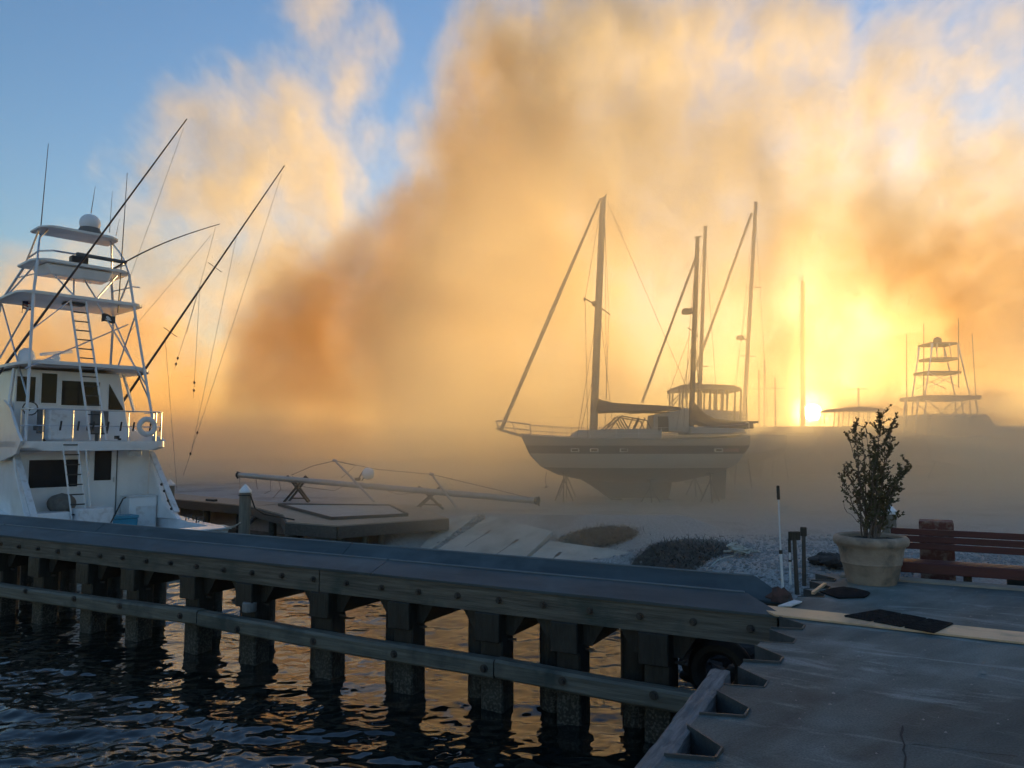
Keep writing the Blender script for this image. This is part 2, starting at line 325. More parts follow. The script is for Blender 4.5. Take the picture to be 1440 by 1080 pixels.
# water: a displaced sheet close by, flat further off
def water():
    gx = axis([(-60, -18, 40), (-18, -12, 110), (-12, 4.5, 560), (4.5, 8, 6)]); gy = axis([(-6, 3, 14), (3, 13, 340), (13, 16, 60), (16, 30, 90), (30, 42, 12)])
    X, Y = np.meshgrid(gx, gy)
    rs = np.random.RandomState(4); Z = np.zeros_like(X)
    wx = X+.35*vnoise(X, Y, .7, 21); wy = Y+.35*vnoise(X, Y, .7, 22)
    for i in range(60):
        L = .085*(1.047**i)*(.8+.4*rs.rand()); a = R(70)+rs.randn()*.85; k = 2*math.pi/L
        ph = k*(wx*math.cos(a)+wy*math.sin(a))+rs.rand()*6.28
        Z += (.0075*L*(1-np.abs(np.sin(ph/2)))*1.6 if i % 2 else .0062*L*np.sin(ph))
    Z *= .66*(.7+.9*(vnoise(X, Y, .45, 9)+.5))
    Z *= 1-.32*sst(8.5, 12, Y)
    Z += .010*vnoise(X, Y, 2.3, 11)+.009*vnoise(X, Y, 6.1, 12)+.005*vnoise(X*1.0, Y*1.6, 9.7, 14)
    Z -= Z.mean()
    nx, ny = len(gx), len(gy)
    vs = np.stack([X.ravel(), Y.ravel(), Z.ravel()+WATER], 1)
    idx = np.arange(nx*ny).reshape(ny, nx); f = np.stack([idx[:-1, :-1], idx[:-1, 1:], idx[1:, 1:], idx[1:, :-1]], -1).reshape(-1, 4)
    me = bpy.data.meshes.new('water'); me.from_pydata(vs.tolist(), [], f.tolist()); me.polygons.foreach_set('use_smooth', [True]*len(me.polygons))
    m = mat('harbour_water', (.004, .007, .007), (.007, .010, .009), 1, .02, 0, 16, spec=.9, glob=True)
    m.node_tree.nodes['Principled BSDF'].inputs['IOR'].default_value = 1.38
    me.materials.append(m)
    o = bpy.data.objects.new('water', me); COL.objects.link(o); tag(o, kind='structure')
water()

# ------------------------------------------------------------------ concrete dock with sheet-pile pans along its edge
PANS = [-6.6, -5.92, -5.24, -4.55, -3.85, -3.10, -2.42, -1.76, -1.07, -.53, 1.15, 1.70, 2.26]
T0 = .25
NF = 2.86
pl = [(T0, -12)]
def pan_poly(n): return [(T0, n-.08), (.52, n), (.52, n+.17), (T0, n+.42)]
for n in PANS: pl += pan_poly(n)
pl += [(T0, NF), (14, NF), (14, -12)]
top = [DK(t, n, 0) for t, n in pl]
mb = MB(); mb.prism([p-ZV*.9 for p in top], ZV*.9)
bm = bmesh.new(); me = bpy.data.meshes.new('dock')
me.from_pydata([tuple(p) for p in mb.v], [], mb.f); bm.from_mesh(me); bmesh.ops.triangulate(bm, faces=[f for f in bm.faces if len(f.verts) > 4])
bmesh.ops.recalc_face_normals(bm, faces=bm.faces); bm.to_mesh(me); bm.free(); me.materials.append(M['concrete'])
dock = bpy.data.objects.new('dock', me); COL.objects.link(dock); tag(dock, kind='structure')
# steel pan liners
mb = MB(); rim = MB()
for n in PANS:
    q = pan_poly(n); jt = rnd.uniform(-.01, .02)
    for (a, b) in zip(q[:-1], q[1:]):
        A, B = DK(*a, -.88), DK(*b, -.88); d = (B-A).normalized(); nn = Vector((d.y, -d.x, 0))*.012
        nn = nn if (DK(.35, n+.12)-A).dot(nn) > 0 else -nn
        up = ZV*(.88+.015+jt)
        mb.hexa([A, B, B+nn, A+nn, A+up, B+up, B+nn+up, A+nn+up])
mb.build('sheet_pile_wall', M['sheetpile'])
o = bpy.data.objects['sheet_pile_wall']; tag(o, 'dark steel sheet pile edge with trapezoid pans along the concrete dock', 'sheet piling')
# outer face of the steel edge between the pans, timber beam
mb = MB()
for i in range(40):
    pass
a, b = DK(.42, -9, -.055), DK(.135, -2.1, -.055)
k = 60; prof = []
for i in range(k+1):
    f = i/k; c = a.lerp(b, f); j = [rnd.uniform(-.008, .008) for _ in range(6)]
    wl = .075
    prof.append([c-E2*wl-ZV*.13, c+E2*wl-ZV*.13, c+E2*(wl+j[0])+ZV*(.045+j[1]*.5), c+E2*(wl*.5)+ZV*(.058+j[2]), c+E2*(0)+ZV*(.050+j[3]*1.3), c-E2*(wl*.55)+ZV*(.058+j[4]), c-E2*(wl+j[5])+ZV*.04])
mb.loft(prof)
tag(mb.build('timber_beam', mat('split_timber', (.13, .125, .13), (.26, .25, .25), 5, .85, .9, 14, stretch=(7, .45, 7), ang=EANG, c3=(.05, .05, .055), s3=3, glob=True)), 'split weathered timber rail bolted along the near dock edge over the water', 'timber rail')
# pale kerb at the back edge of the apron, cracks
mb = MB(); mb.hexa([DK(.55, 2.62, .004), DK(13.9, 2.62, .004), DK(13.9, 2.855, .004), DK(.55, 2.855, .004), DK(.55, 2.63, .03), DK(13.9, 2.63, .03), DK(13.9, 2.855, .03), DK(.55, 2.855, .03)])
tag(mb.build('kerb', M['kerb']), kind='structure')
def crack(pts, wd):
    mb = MB(); P = [Vector(p) for p in pts]; rows = []
    for i in range(len(P)-1):
        for q in range(8):
            f = q/8; c = P[i].lerp(P[i+1], f); d = (P[i+1]-P[i]).normalized(); n = Vector((-d.y, d.x, 0)); c += n*rnd.uniform(-.012, .012); ww = wd*rnd.uniform(.3, 1)
            rows.append([c-n*ww, c+n*ww])
    mb.loft(rows, False, False); o = mb.build('crack', M['cracks']); tag(o, kind='structure')
M['cracks'] = mat('crack_fill', (.015, .016, .017), (.03, .03, .032), 9, .9)
crack([atz(1269, 1020, .004), atz(1271, 1079, .004), atz(1273, 1140, .004)], .008)
crack([atz(1272, 1046, .004), atz(1340, 1052, .004), atz(1445, 1066, .004)], .006)
crack([atz(1065, 911, .004), atz(1150, 920, .004), atz(1270, 940, .004)], .005)

# grit and crumbs scattered over the slab
mb = MB()
for k in range(420):
    t, n = rnd.uniform(.6, 7), rnd.uniform(-4.2, 2.6)
    p = DK(t, n, .004); r = rnd.uniform(.003, .010)*(1+(rnd.random() < .06)*1.2); a = rnd.uniform(0, 6)
    X, Y = Vector((math.cos(a), math.sin(a), 0))*r, Vector((-math.sin(a), math.cos(a), 0))*r*rnd.uniform(.5, 1)
    mb.add([p-X-Y*.6, p+X-Y, p+X*.8+Y, p-X*.9+Y, p+ZV*r], [(0, 1, 4), (1, 2, 4), (2, 3, 4), (3, 0, 4)])
tag(mb.build('grit', M['stone']), 'small crumbs of stone scattered on the dock', 'grit', kind='stuff')
# ------------------------------------------------------------------ fender wall
fw = thing('fender_wall', DK(-7, .4, WATER), 'long timber fender wall on dark piles standing across the water to the dock', 'fender wall')
def wale_piece(a, b, zt, ht, n0, th, m, name, par, mitre=0):
    mb = MB()
    A0, B0 = DK(a, n0, zt[0]), DK(b, n0, zt[1])
    k = 14; rings = []
    for i in range(k+1):
        f = i/k; c = A0.lerp(B0, f); j = rnd.uniform(-.004, .004)
        rings.append([c+E1*0+ZV*(j), c+E1*th+ZV*(j), c+E1*th-ZV*(ht), c-ZV*(ht+rnd.uniform(-.004, .004))])
    mb.loft(rings); return mb.build(name, m, par)
for (a, b) in ((-24, -16.02), (-16, -5.86), (-5.84, .20)):
    wale_piece(a, b, (-.012, -.012), .31, 0, .16, M['wale'], 'wale', fw)
for (a, b) in ((-24, -8), (-7.98, .2)):
    wale_piece(a, b, (-.012, -.012), .31, .70, .16, M['wale'], 'wale', fw)
lw = [(-24, -1.0), (-13.95, -.86), (-8.1, -.775), (-8.08, -.79), (-3.0, -.83), (-2.98, -.815), (.02, -.86)]
for (a, b) in ((0, 1), (1, 2), (3, 4), (5, 6)):
    mb = MB(); rings = []
    for i in range(13):
        f = i/12; t = lw[a][0]+(lw[b][0]-lw[a][0])*f; z = lw[a][1]+(lw[b][1]-lw[a][1])*f+rnd.uniform(-.004, .004)-.02*math.sin(math.pi*f)*(b-a)
        rings.append([DK(t, -.16, z-.03), DK(t, -.13, z), DK(t, .0, z), DK(t, .0, z-.215), DK(t, -.14, z-.215), DK(t, -.16, z-.19)])
    mb.loft(rings); mb.build('lower_wale', M['lowwale'], fw)
def capstrip(n0, n1, z0, z1, ends, off):
    for (a, b, last) in ends:
        mb = MB(); th = .03; nm = (n0+n1)/2
        P = [(n0-.02, z0), (n1, z1), (n1+.06, z1-.02), (n1+.06, z1-.14), (n1, z1-.14), (n0-.02, z0-th)]
        rings = [[DK(a, n, z) for n, z in P]]
        k = 10
        for i in range(1, k+1):
            t = a+(b-a)*i/k; rings.append([DK(t-(.42*(n-n0)/(n1-n0) if last and i == k else 0), n, z+rnd.uniform(-.003, .003)) for n, z in P])
        mb.loft(rings); mb.build('cap', M['cap'], fw)
        mb = MB(); mb.tube([DK(a+.01, n1+.01, z1+.004), DK(b-(.45 if last else .01), n1+.01, z1+.004)], .014, 8); mb.build('cap_highlight', M['capglint'], fw, smooth=True)  # thin pale tube added to draw the highlight along the ridge
capstrip(0, .36, .004, .125, [(-24, -14.2, 0), (-14.19, -4.95, 0), (-4.94, .26, 1)], 0)
capstrip(.68, .96, .006, .205, [(-24, -12, 0), (-11.99, -6.1, 0), (-6.09, .24, 1)], 0)
bm_ = MB()
for i in range(36):
    t = -.06-i*.589
    c = DK(t, 0, -.165+rnd.uniform(-.01, .01))
    mb = MB(); mb.tube([c+E1*.004, c-E1*.014], .042, 12); mb.tube([c-E1*.0145, c-E1*.05], .026, 6)
    if i < 34: mb.build('bolt', M['steel'], fw)
BENT = [-1.06, -2.12, -3.14, -4.46, -5.81, -7.25, -8.47, -9.9, -11.1, -12.5, -13.8, -15.1, -16.4, -17.7, -19, -20.3]
ax = (E2, E1, ZV)
for i, t in enumerate(BENT):
    tl = rnd.uniform(-.02, .02)
    mb = MB(); mb.box(DK(t-.03, .10, -.50), (.34, .24, .345), ax); mb.build('block', M['pile'], fw, bevel=.012)
    mb = MB(); mb.hexa([DK(t-.17+tl, .06, -2.6), DK(t+.15+tl, .06, -2.6), DK(t+.15+tl, .36, -2.6), DK(t-.17+tl, .36, -2.6), DK(t-.16, .06, -.32), DK(t+.14, .06, -.32), DK(t+.14, .36, -.32), DK(t-.16, .36, -.32)]); mb.build('pile', M['pile'], fw, bevel=.02)
    mb = MB(); mb.tube([DK(t-.40, .50, -.31), DK(t-.40-tl, .50, -2.6)], .175, 14); mb.build('pile', M['pile'], fw, smooth=True)
    mb = MB(); mb.tube([DK(t-.62, 1.0, -.31), DK(t-.62+tl, 1.0, -2.6)], .15, 12); mb.build('pile', M['pile'], fw, smooth=True)
    if i < 12:
        mb = MB(); mb.prism([DK(t-.50, .16, -.325), DK(t+.42, .16, -.325), DK(t+.24, .16, -.60), DK(t-.30, .16, -.60)], E1*.9); mb.build('cross_brace', M['pile'], fw)
        for z in (-.66, -.98):
            mb = MB(); mb.bar(DK(t-.24, .22, z+rnd.uniform(-.05, .05)), DK(t+.25, .22, z), .025, .025); mb.build('bolt', M['steel'], fw)
        c = DK(t+.02, -.16, -.93-.004*i if t > -8 else -.89); mb = MB(); mb.tube([c, c-E1*.012], .05, 12); mb.tube([c-E1*.0125, c-E1*.04], .028, 6); mb.build('bolt', M['steel'], fw)
mb = MB(); mb.lathe(DK(-7.2, .03, -.73), [(.10, 0), (.105, .02), (.105, .12), (.09, .14)], 16); tag(mb.build('bucket', M['legmetal']), 'small grey metal tub wedged between the two wales beside a pile', 'tub')
# tyre on the dock corner
mb = MB(); rings = []; cc = DK(-.52, .62, -.80)
for j in range(24):
    a = 2*math.pi*j/24; rd = E2*math.cos(a)+ZV*math.sin(a)
    rings.append([cc+rd*(.27+.10*math.cos(q))+E1*(.13*math.sin(q)) for q in [2*math.pi*k/10 for k in range(10)]])
rings.append(rings[0]); mb.loft(rings, True, False)
tag(mb.build('tyre_fender', M['tyre'], smooth=True), 'black rubber tyre hung behind the end of the fender wall at the dock corner', 'tyre')

# ------------------------------------------------------------------ things on the dock
mb = MB(); g = .0
lo_ = [DK(-.10, .31), DK(.20, -.10), DK(2.3, -.19), DK(9, -.9), DK(9, -.45), DK(2.3, .235)]
mb.prism([p+ZV*.008 for p in lo_], ZV*.018)
tag(mb.build('plywood_strip', M['ply']), 'long pale plywood strip laid flat across the concrete dock', 'plywood')
mb = MB(); Mq = [DK(.88, .20), DK(1.16, .56), DK(1.73, .28), DK(1.62, -.20), DK(1.16, -.16)]
def bil(u, v):
    A, B, Cc, D_ = DK(.80, .12, .034), DK(1.60, -.22, .034), DK(1.76, .27, .034), DK(1.10, .60, .034)
    return (A.lerp(B, u)).lerp(D_.lerp(Cc, u), v)
mat_o = thing('rubber_mat', bil(.5, .5), 'worn black rubber grid mat lying over the plywood strip', 'mat')
for i in range(3):
    mb = MB(); u0, u1 = i/3+.022, (i+1)/3-.022
    nu = 9
    for k in range(nu+1):
        u = u0+(u1-u0)*k/nu; mb.bar(bil(u, .02), bil(u, .98), .012, .014)
    for k in range(13):
        v = .02+.96*k/12; mb.bar(bil(u0, v), bil(u1, v), .012, .014)
    mb.prism([bil(u0, .01)-ZV*.007, bil(u1, .01)-ZV*.007, bil(u1, .99)-ZV*.007, bil(u0, .99)-ZV*.007], ZV*.004)
    mb.build('grid_section', M['rubber'], mat_o)
# black cloth
mb = MB(); cp = [(.44, 1.42), (.62, 1.80), (.80, 1.72), (.96, 1.60), (.92, 1.33), (.66, 1.14)]
cx = sum(p[0] for p in cp)/6; cy = sum(p[1] for p in cp)/6
rings = []
for k, (f, z) in enumerate([(1.0, .005), (1.01, .02), (.85, .034), (.6, .045), (.3, .042), (.05, .05)]):
    rings.append([DK(cx+(p[0]-cx)*f+rnd.uniform(-.01, .01), cy+(p[1]-cy)*f, z+(rnd.uniform(-.008, .012) if k > 1 else 0)) for q in range(6) for p in [((cp[q][0]), cp[q][1]), ((cp[q][0]+cp[(q+1) % 6][0])/2, (cp[q][1]+cp[(q+1) % 6][1])/2)]])
mb.loft(rings)
tag(mb.build('doormat', M['cloth'], smooth=True), 'crumpled black cloth lying on the dock in front of the planter', 'cloth')
mb = MB(); mb.bar(atz(1143, 834, .02), atz(1160, 821, .02), .035, .03); tag(mb.build('wood_stick', M['ply']), 'short pale stick of wood on the dock near the long tools', 'stick')
mb = MB(); mb.prism([atz(1094, 853, .022), atz(1117, 845, .03), atz(1128, 847, .022), atz(1113, 853, .02)], ZV*.012); tag(mb.build('folded_paper', M['oldwhite']), 'crumpled pale sheet beside the end of the plywood strip', 'paper')
mb = MB(); c = atz(1097, 845, .0); rings = []
for k, (f, z) in enumerate([(1, 0), (1.05, .04), (.85, .08), (.6, .12), (.3, .13), (.04, .12)]):
    rings.append([c+Vector((math.cos(a)*.13*f*rnd.uniform(.7, 1.3), math.sin(a)*.10*f*rnd.uniform(.7, 1.3), z*rnd.uniform(.8, 1.2))) for a in [6.283*q/13 for q in range(13)]])
mb.loft(rings)
tag(mb.build('rag_heap', M['redcloth'], smooth=True), 'heap of dull red rags at the foot of the white boat pole', 'rags')

# long tools standing in the pans
def tool_shovel(b, t, hw, hh, name, label, cat, grp, tilt=0):
    b, t = Vector(b), Vector(t)
    o = thing(name, b, label, cat, grp)
    mb = MB(); mb.tube([b, b.lerp(t, .5), t], [.026, .024, .023], 10); mb.build('handle', M['darkwood'], o, smooth=True)
    X = Vector((math.cos(tilt), -math.sin(tilt), 0))
    mb = MB(); mb.box(t+ZV*(hh*.5-.02), (hw, .045, hh), (X, Vector((math.sin(tilt), math.cos(tilt), 0)), ZV)); mb.build('head', M['pile'], o, bevel=.008)
D1 = 9.15
tool_shovel(at(1121, 836, D1), at(1117, 757, D1), .135, .10, 'push_broom', 'dark broom standing head up at the dock edge, the one with the wider head', 'broom', 'long tools standing at the dock edge')
tool_shovel(at(1131, 824, 9.6), at(1130, 752, 9.6), .075, .115, 'push_broom', 'dark tool standing head up at the dock edge, the one with the narrow upright head', 'broom', 'long tools standing at the dock edge', .5)
def pole(pts, name, label, r, gripf, bandf):
    P = [Vector(p) for p in pts]; o = thing(name, P[0], label, 'boat pole', 'white poles at the dock edge')
    L_ = lambda f: P[0].lerp(P[1], f*2) if f < .5 else P[1].lerp(P[2], f*2-1)
    mb = MB(); mb.tube([L_(0), L_(bandf)], r, 10); mb.tube([L_(bandf), L_(.5) if bandf < .5 else L_(bandf), L_(gripf)], r*.62, 10); mb.build('shaft', M['whitetube'], o, smooth=True)
    mb = MB(); mb.tube([L_(bandf-.015), L_(bandf+.02)], r*1.5, 10); mb.build('collar', M['black'], o, smooth=True)
    mb = MB(); mb.tube([L_(gripf), L_(1)], r*1.25, 10); mb.build('grip', M['black'], o, smooth=True)
pole([at(1101, 835, 8.9), at(1097, 758, 8.9), at(1094, 683, 8.9)], 'boat_pole', 'tall white boat pole with a dark grip standing at the dock edge', .014, .87, .38)
pole([at(1112, 822, 9.2), at(1111, 790, 9.2), at(1110, 757, 9.2)], 'boat_pole', 'short white pole with a black grip beside the taller white boat pole', .014, .70, .52)
# dark rubble
for k in range(9):
    p = DK(-rnd.uniform(-.05, .95), rnd.uniform(1.0, 2.0), -1.2+.3*rnd.random())
    mb = MB(); mb.ball((0, 0, 0), rnd.uniform(.16, .30), 8, 6, (rnd.uniform(.8, 1.4), rnd.uniform(.7, 1.2), rnd.uniform(.6, .9)))
    for q in mb.v: q *= rnd.uniform(.82, 1.15); q += p
    tag(mb.build('rock', M['rock']), 'dark wet rock at the foot of the bank behind the tyre', 'rock', 'rocks at the foot of the bank')
for k in range(14):
    p = atz(1148+rnd.uniform(0, 34), 803-rnd.uniform(0, 14), -.1)
    mb = MB(); mb.ball((0, 0, 0), rnd.uniform(.06, .15), 7, 5, (rnd.uniform(.8, 1.5), rnd.uniform(.7, 1.2), rnd.uniform(.5, .9)))
    for q in mb.v: q *= rnd.uniform(.8, 1.15); q += Vector((p.x, p.y, LZ(p.x, p.y)+.05+.05*(k % 3)))
    tag(mb.build('rock', M['rock']), 'dark rock in the rubble heap between the tools and the stone planter', 'rock', 'rocks heaped beside the planter')

# ------------------------------------------------------------------ planter, shrub
PC = DK(.93, 2.42, .002)
pt = thing('planter', PC, 'round cast stone planter with rolled rim standing on the dock corner', 'planter')
prof = [(.275, 0), (.285, .03), (.30, .06), (.335, .22), (.345, .235), (.352, .25), (.348, .262), (.375, .42), (.39, .44), (.395, .455), (.425, .475), (.437, .51), (.432, .55), (.41, .575), (.385, .58), (.36, .56), (.35, .5), (.34, .46)]
mb = MB(); mb.lathe(PC, prof, 40, True); mb.build('pot', M['pot'], pt, smooth=True)
mb = MB(); rings = [[PC+Vector((math.cos(2*math.pi*j/24)*r, math.sin(2*math.pi*j/24)*r, .50+.03*rnd.random()+h)) for j in range(24)] for r, h in ((.345, 0), (.25, .02), (.12, .03), (.01, .04))]
mb.loft(rings, True, False); mb.build('soil', M['soil'], pt)
sh = thing('shrub', PC+ZV*.52, 'leggy small leaved shrub growing in the stone planter', 'shrub')
TW = MB(); LF = MB()
def leaf(p, d, L):
    d = d.normalized(); sd = d.cross(Vector((rnd.uniform(-1, 1), rnd.uniform(-1, 1), rnd.uniform(-.3, 1)))).normalized(); up = sd.cross(d)
    w_ = L*.27
    LF.add([p, p+d*L*.45+sd*w_+up*L*.10, p+d*L, p+d*L*.45-sd*w_+up*L*.10, p+d*L*.5-up*L*.02], [(0, 1, 4), (1, 2, 4), (2, 3, 4), (3, 0, 4)])
def sprig(p, d, L, dens):
    pts = [p]; n = 4
    for i in range(n):
        d = (d+Vector((rnd.uniform(-.35, .35), rnd.uniform(-.35, .35), rnd.uniform(-.05, .35)))).normalized(); pts.append(pts[-1]+d*L/n)
    TW.tube(pts, [.0042, .0036, .003, .0024, .0015], 5)
    for i in range(n):
        for k in range(dens):
            q = pts[i].lerp(pts[i+1], rnd.random()); dd = (d*.6+Vector((rnd.uniform(-1, 1), rnd.uniform(-1, 1), rnd.uniform(-.5, .9)))).normalized()
            leaf(q, dd, rnd.uniform(.030, .052))
    for k in range(3): leaf(pts[-1], (d+Vector((rnd.uniform(-.5, .5), rnd.uniform(-.5, .5), .3))).normalized(), .035)
def stem(tip, dep, start, dens, nsp, bare=False, r0=.011):
    T = at(tip[0], tip[1], PC.y+dep); base = PC+Vector((rnd.uniform(-.09, .09), rnd.uniform(-.09, .09), .52))
    mid = base.lerp(T, .45)+Vector((rnd.uniform(-.05, .05), rnd.uniform(-.05, .05), .06)); k = 9; pts = []
    for i in range(k+1):
        f = i/k; p = base*(1-f)**2+mid*2*f*(1-f)+T*f*f; pts.append(p+Vector((rnd.uniform(-.012, .012), rnd.uniform(-.012, .012), 0))*(f > 0))
    TW.tube(pts, [r0*(1-.78*i/k) for i in range(k+1)], 6)
    for j in range(nsp):
        f = start+(1-start)*(j+rnd.random())/nsp; i = min(k-1, int(f*k)); p = pts[i].lerp(pts[i+1], f*k-i); dv = (pts[i+1]-pts[i]).normalized()
        a = rnd.uniform(0, 6.28)
        sprig(p, (dv*rnd.uniform(.2, .7)+Vector((math.cos(a), math.sin(a), rnd.uniform(-.1, .4)))), rnd.uniform(.08, .20)*(1.25-.35*f), dens)
    sprig(pts[-2], (pts[-1]-pts[-2]).normalized(), .12, dens)
for (tip, dep, st, dn, ns) in [((1243, 578), 0, .3, 4, 20), ((1236, 588), .12, .35, 4, 15), ((1257, 590), -.1, .35, 4, 16), ((1248, 605), .18, .25, 4, 14), ((1252, 624), -.16, .25, 4, 14), ((1201, 594), .05, .4, 3, 13), ((1192, 606), -.08, .5, 3, 8), ((1212, 604), .1, .45, 3, 9),
        ((1222, 628), -.05, .35, 3, 10), ((1276, 654), .05, .35, 5, 15), ((1266, 664), -.1, .3, 4, 14), ((1181, 670), .05, .45, 4, 9), ((1187, 655), -.12, .5, 3, 8), ((1258, 690), .1, .3, 4, 9), ((1240, 660), .2, .2, 5, 16), ((1232, 640), -.2, .2, 4, 13), ((1206, 668), .15, .3, 3, 9),
        ((1262, 684), -.05, .5, 4, 7), ((1206, 700), -.05, .2, 5, 9), ((1238, 700), -.1, .1, 5, 14), ((1226, 715), .08, .1, 5, 10), ((1246, 712), .12, .1, 4, 9)]:
    stem(tip, dep, st, dn, ns)
stem((1188, 716), .0, .99, 0, 0, r0=.007); stem((1264, 726), -.1, .7, 3, 3, r0=.006); stem((1216, 590), .15, .7, 2, 4, r0=.007)
TW.build('branches', M['bark'], sh, smooth=True); LF.build('leaves', M['leaf'], sh)
# pile with a pale cone cap behind the planter
def capped_pile(base, top, r, name, label, grp, capm='white', h=.16, mm='drypile'):
    o = thing(name, base, label, 'pile', grp)
    mb = MB(); mb.tube([base, Vector(base).lerp(top, .5), top], [r*1.05, r*1.02, r], 14); mb.build('post', M[mm], o, smooth=True)
    mb = MB(); mb.lathe(top, [(r*1.1, -.05), (r*1.12, 0), (r*.9, h*.25), (r*.45, h*.7), (r*.08, h)], 14); mb.build('cone_cap', M[capm], o, smooth=True)
    return o
q = at(1250, 718, 12.0); capped_pile(Vector((q.x, q.y, -.3)), q, .10, 'mooring_pile', 'timber pile with a pale cone cap just behind the planter', 'mooring piles with cone caps', h=.10)

# ------------------------------------------------------------------ bench and the rusty block behind it
BZ = -.13
b0 = 1.12; b1 = 4.0
bn = thing('bench', DK(2.5, 3.2, BZ), 'low dark red slatted bench at the back of the dock', 'bench')
for k, (z, n) in enumerate([(.565, 3.42), (.475, 3.40), (.385, 3.385)]):
    mb = MB(); mb.bar(DK(b0, n, z-.02), DK(b1, n, z-.02), .035, .082); mb.build('back_slat', M['bench'], bn, bevel=.006)
for k, n in enumerate([3.05, 3.17, 3.29]):
    mb = MB(); mb.bar(DK(b0+.03, n, .185), DK(b1, n, .185), .105, .035); mb.build('seat_slat', M['bench'], bn, bevel=.005)
mb = MB(); mb.bar(DK(b0+.03, 2.99, .135), DK(b1, 2.99, .135), .035, .125); mb.build('seat_rail', M['bench'], bn, bevel=.006)
for t in (b0+.02, b1-.3):
    mb = MB(); mb.tube([DK(t, 2.955, BZ-.15), DK(t, 2.955, .34), DK(t, 2.99, .40), DK(t, 3.08, .44), DK(t, 3.36, .46)], .035, 10); mb.build('frame_leg', M['legmetal'], bn, smooth=True)
    mb = MB(); mb.bar(DK(t, 3.46, BZ-.15), DK(t, 3.46, .6), .04, .06); mb.build('frame_leg', M['legmetal'], bn)
for t in (1.98, 3.3):
    mb = MB(); mb.bar(DK(t, 3.1, BZ-.12), DK(t, 3.1, .165), .09, .07); mb.build('support', M['black'], bn, bevel=.01)
mb = MB(); mb.box(DK(1.66, 4.05, .15), (.42, .36, 1.0), ax); tag(mb.build('service_pedestal', M['rust'], bevel=.012), 'square rusty red service post standing behind the bench', 'service post')
mb = MB(); mb.box(DK(3.3, 3.55, -.045), (1.75, .12, .16), ax); tag(mb.build('timber_baulk', mat('blue_black_paint', (.015, .03, .04), (.03, .05, .06), 5, .6, .2), bevel=.01), 'dark blue black timber baulk lying under the bench', 'timber')
# ------------------------------------------------------------------ boat ramp slabs, weed heaps, rope, gravel
def onramp(px, py, off=0):
    r = ray(px, py); return CAM+r*((RA+RN*off-CAM).dot(RN)/r.dot(RN))
for pts, lab in (([(690, 725), (777, 747), (722, 800), (608, 776)], 'widest pale concrete slab of the boat ramp, beside the timber platform'),
                 ([(773, 760), (886, 776), (853, 812), (722, 802)], 'pale concrete ramp slab nearest the dark weed heaps'),
                 ([(632, 726), (672, 724), (604, 774), (588, 772)], 'narrow pale concrete ramp slab next to the platform piles, furthest left')):
    mb = MB(); P = [onramp(*p, .05) for p in pts]; mb.prism([p-RN*.25 for p in P], RN*.25)
    s_ = mb.build('ramp_slab', M['slab'], bevel=.01); tag(s_, lab, 'concrete slab', 'slabs of the boat ramp')
    if len(pts) and pts[0][0] > 640:
        for f, g in ((.28, .62), (.72, .68)):
            c = (P[0].lerp(P[1], f)).lerp(P[3].lerp(P[2], f), g-.3); d = (P[3]-P[0]).normalized(); sd = d.cross(RN)
            m2 = MB(); L_ = .28
            m2.prism([c-sd*.05+RN*.002, c+sd*.05+RN*.002, c+d*L_+sd*.04+RN*.002, c+d*L_-sd*.05+RN*.002], RN*.004)
            m2.build('lifting_slot', M['black'], s_)
            m2 = MB(); m2.prism([c+d*L_-sd*.012+RN*.002, c+d*L_+sd*.012+RN*.002, c+d*1.25+sd*.02+RN*.002, c+d*1.25-sd*.006+RN*.002], RN*.003); m2.build('joint', M['rock'], s_)
def heap(cx, cy, rx, ry, h, nbl, name, label, ang=0, lm=.28):
    mb = MB(); ca, sa = math.cos(ang), math.sin(ang)
    z0 = LZ(cx, cy)
    def hz(u, v): return h*max(0, 1-(u*u+v*v))**.7
    rings = []
    for i in range(9):
        f = 1-i/8.2
        ring = []
        for j in range(30):
            a = 2*math.pi*j/30; wob = 1+.12*math.sin(3*a+1)+.08*math.sin(5*a)+rnd.uniform(-.03, .03)
            u, v = f*math.cos(a)*wob, f*math.sin(a)*wob; X = cx+u*rx*ca-v*ry*sa; Y = cy+u*rx*sa+v*ry*ca
            ring.append(Vector((X, Y, LZ(X, Y)+hz(f*math.cos(a), f*math.sin(a))-.03)))
        rings.append(ring)
    mb.loft(rings, True, True)
    for k in range(nbl):
        a = rnd.uniform(0, 6.28); f = math.sqrt(rnd.random())*(1 if k % 5 else rnd.uniform(.9, 1.45)); u, v = f*math.cos(a), f*math.sin(a)
        X = cx+u*rx*ca-v*ry*sa; Y = cy+u*rx*sa+v*ry*ca; p = Vector((X, Y, LZ(X, Y)+hz(u, v)-.02))
        d = Vector((rnd.uniform(-1, 1), rnd.uniform(-1, 1), rnd.uniform(-.05, .28))).normalized()*rnd.uniform(.1, lm); sd = Vector((-d.y, d.x, 0)).normalized()*rnd.uniform(.004, .010)
        m_ = p+d*.5+ZV*rnd.uniform(0, .03)
        mb.add([p-sd, p+sd, m_+sd, m_-sd, p+d], [(0, 1, 2, 3), (3, 2, 4)])
    return tag(mb.build(name, M['brush'], loc=(cx, cy, z0)), label, 'weed heap')
def ground_at(px, py):
    D = 9.0                              # walk along the line of sight to the ground
    while D < 80:
        p = at(px, py, D)
        if p.z < LZ(p.x, p.y): return p
        D += .05
    return p
c = ground_at(950, 792); heap(c.x, c.y, 1.25, 1.7, .15, 6500, 'weed_heap', 'large dark heap of tangled dry weed on the gravel bank, behind the fender wall', -.2)
c = ground_at(840, 757); heap(c.x, c.y, 1.05, .8, .10, 3600, 'weed_heap', 'low dark strip of dry weed along the top edge of the ramp slab', -.35)
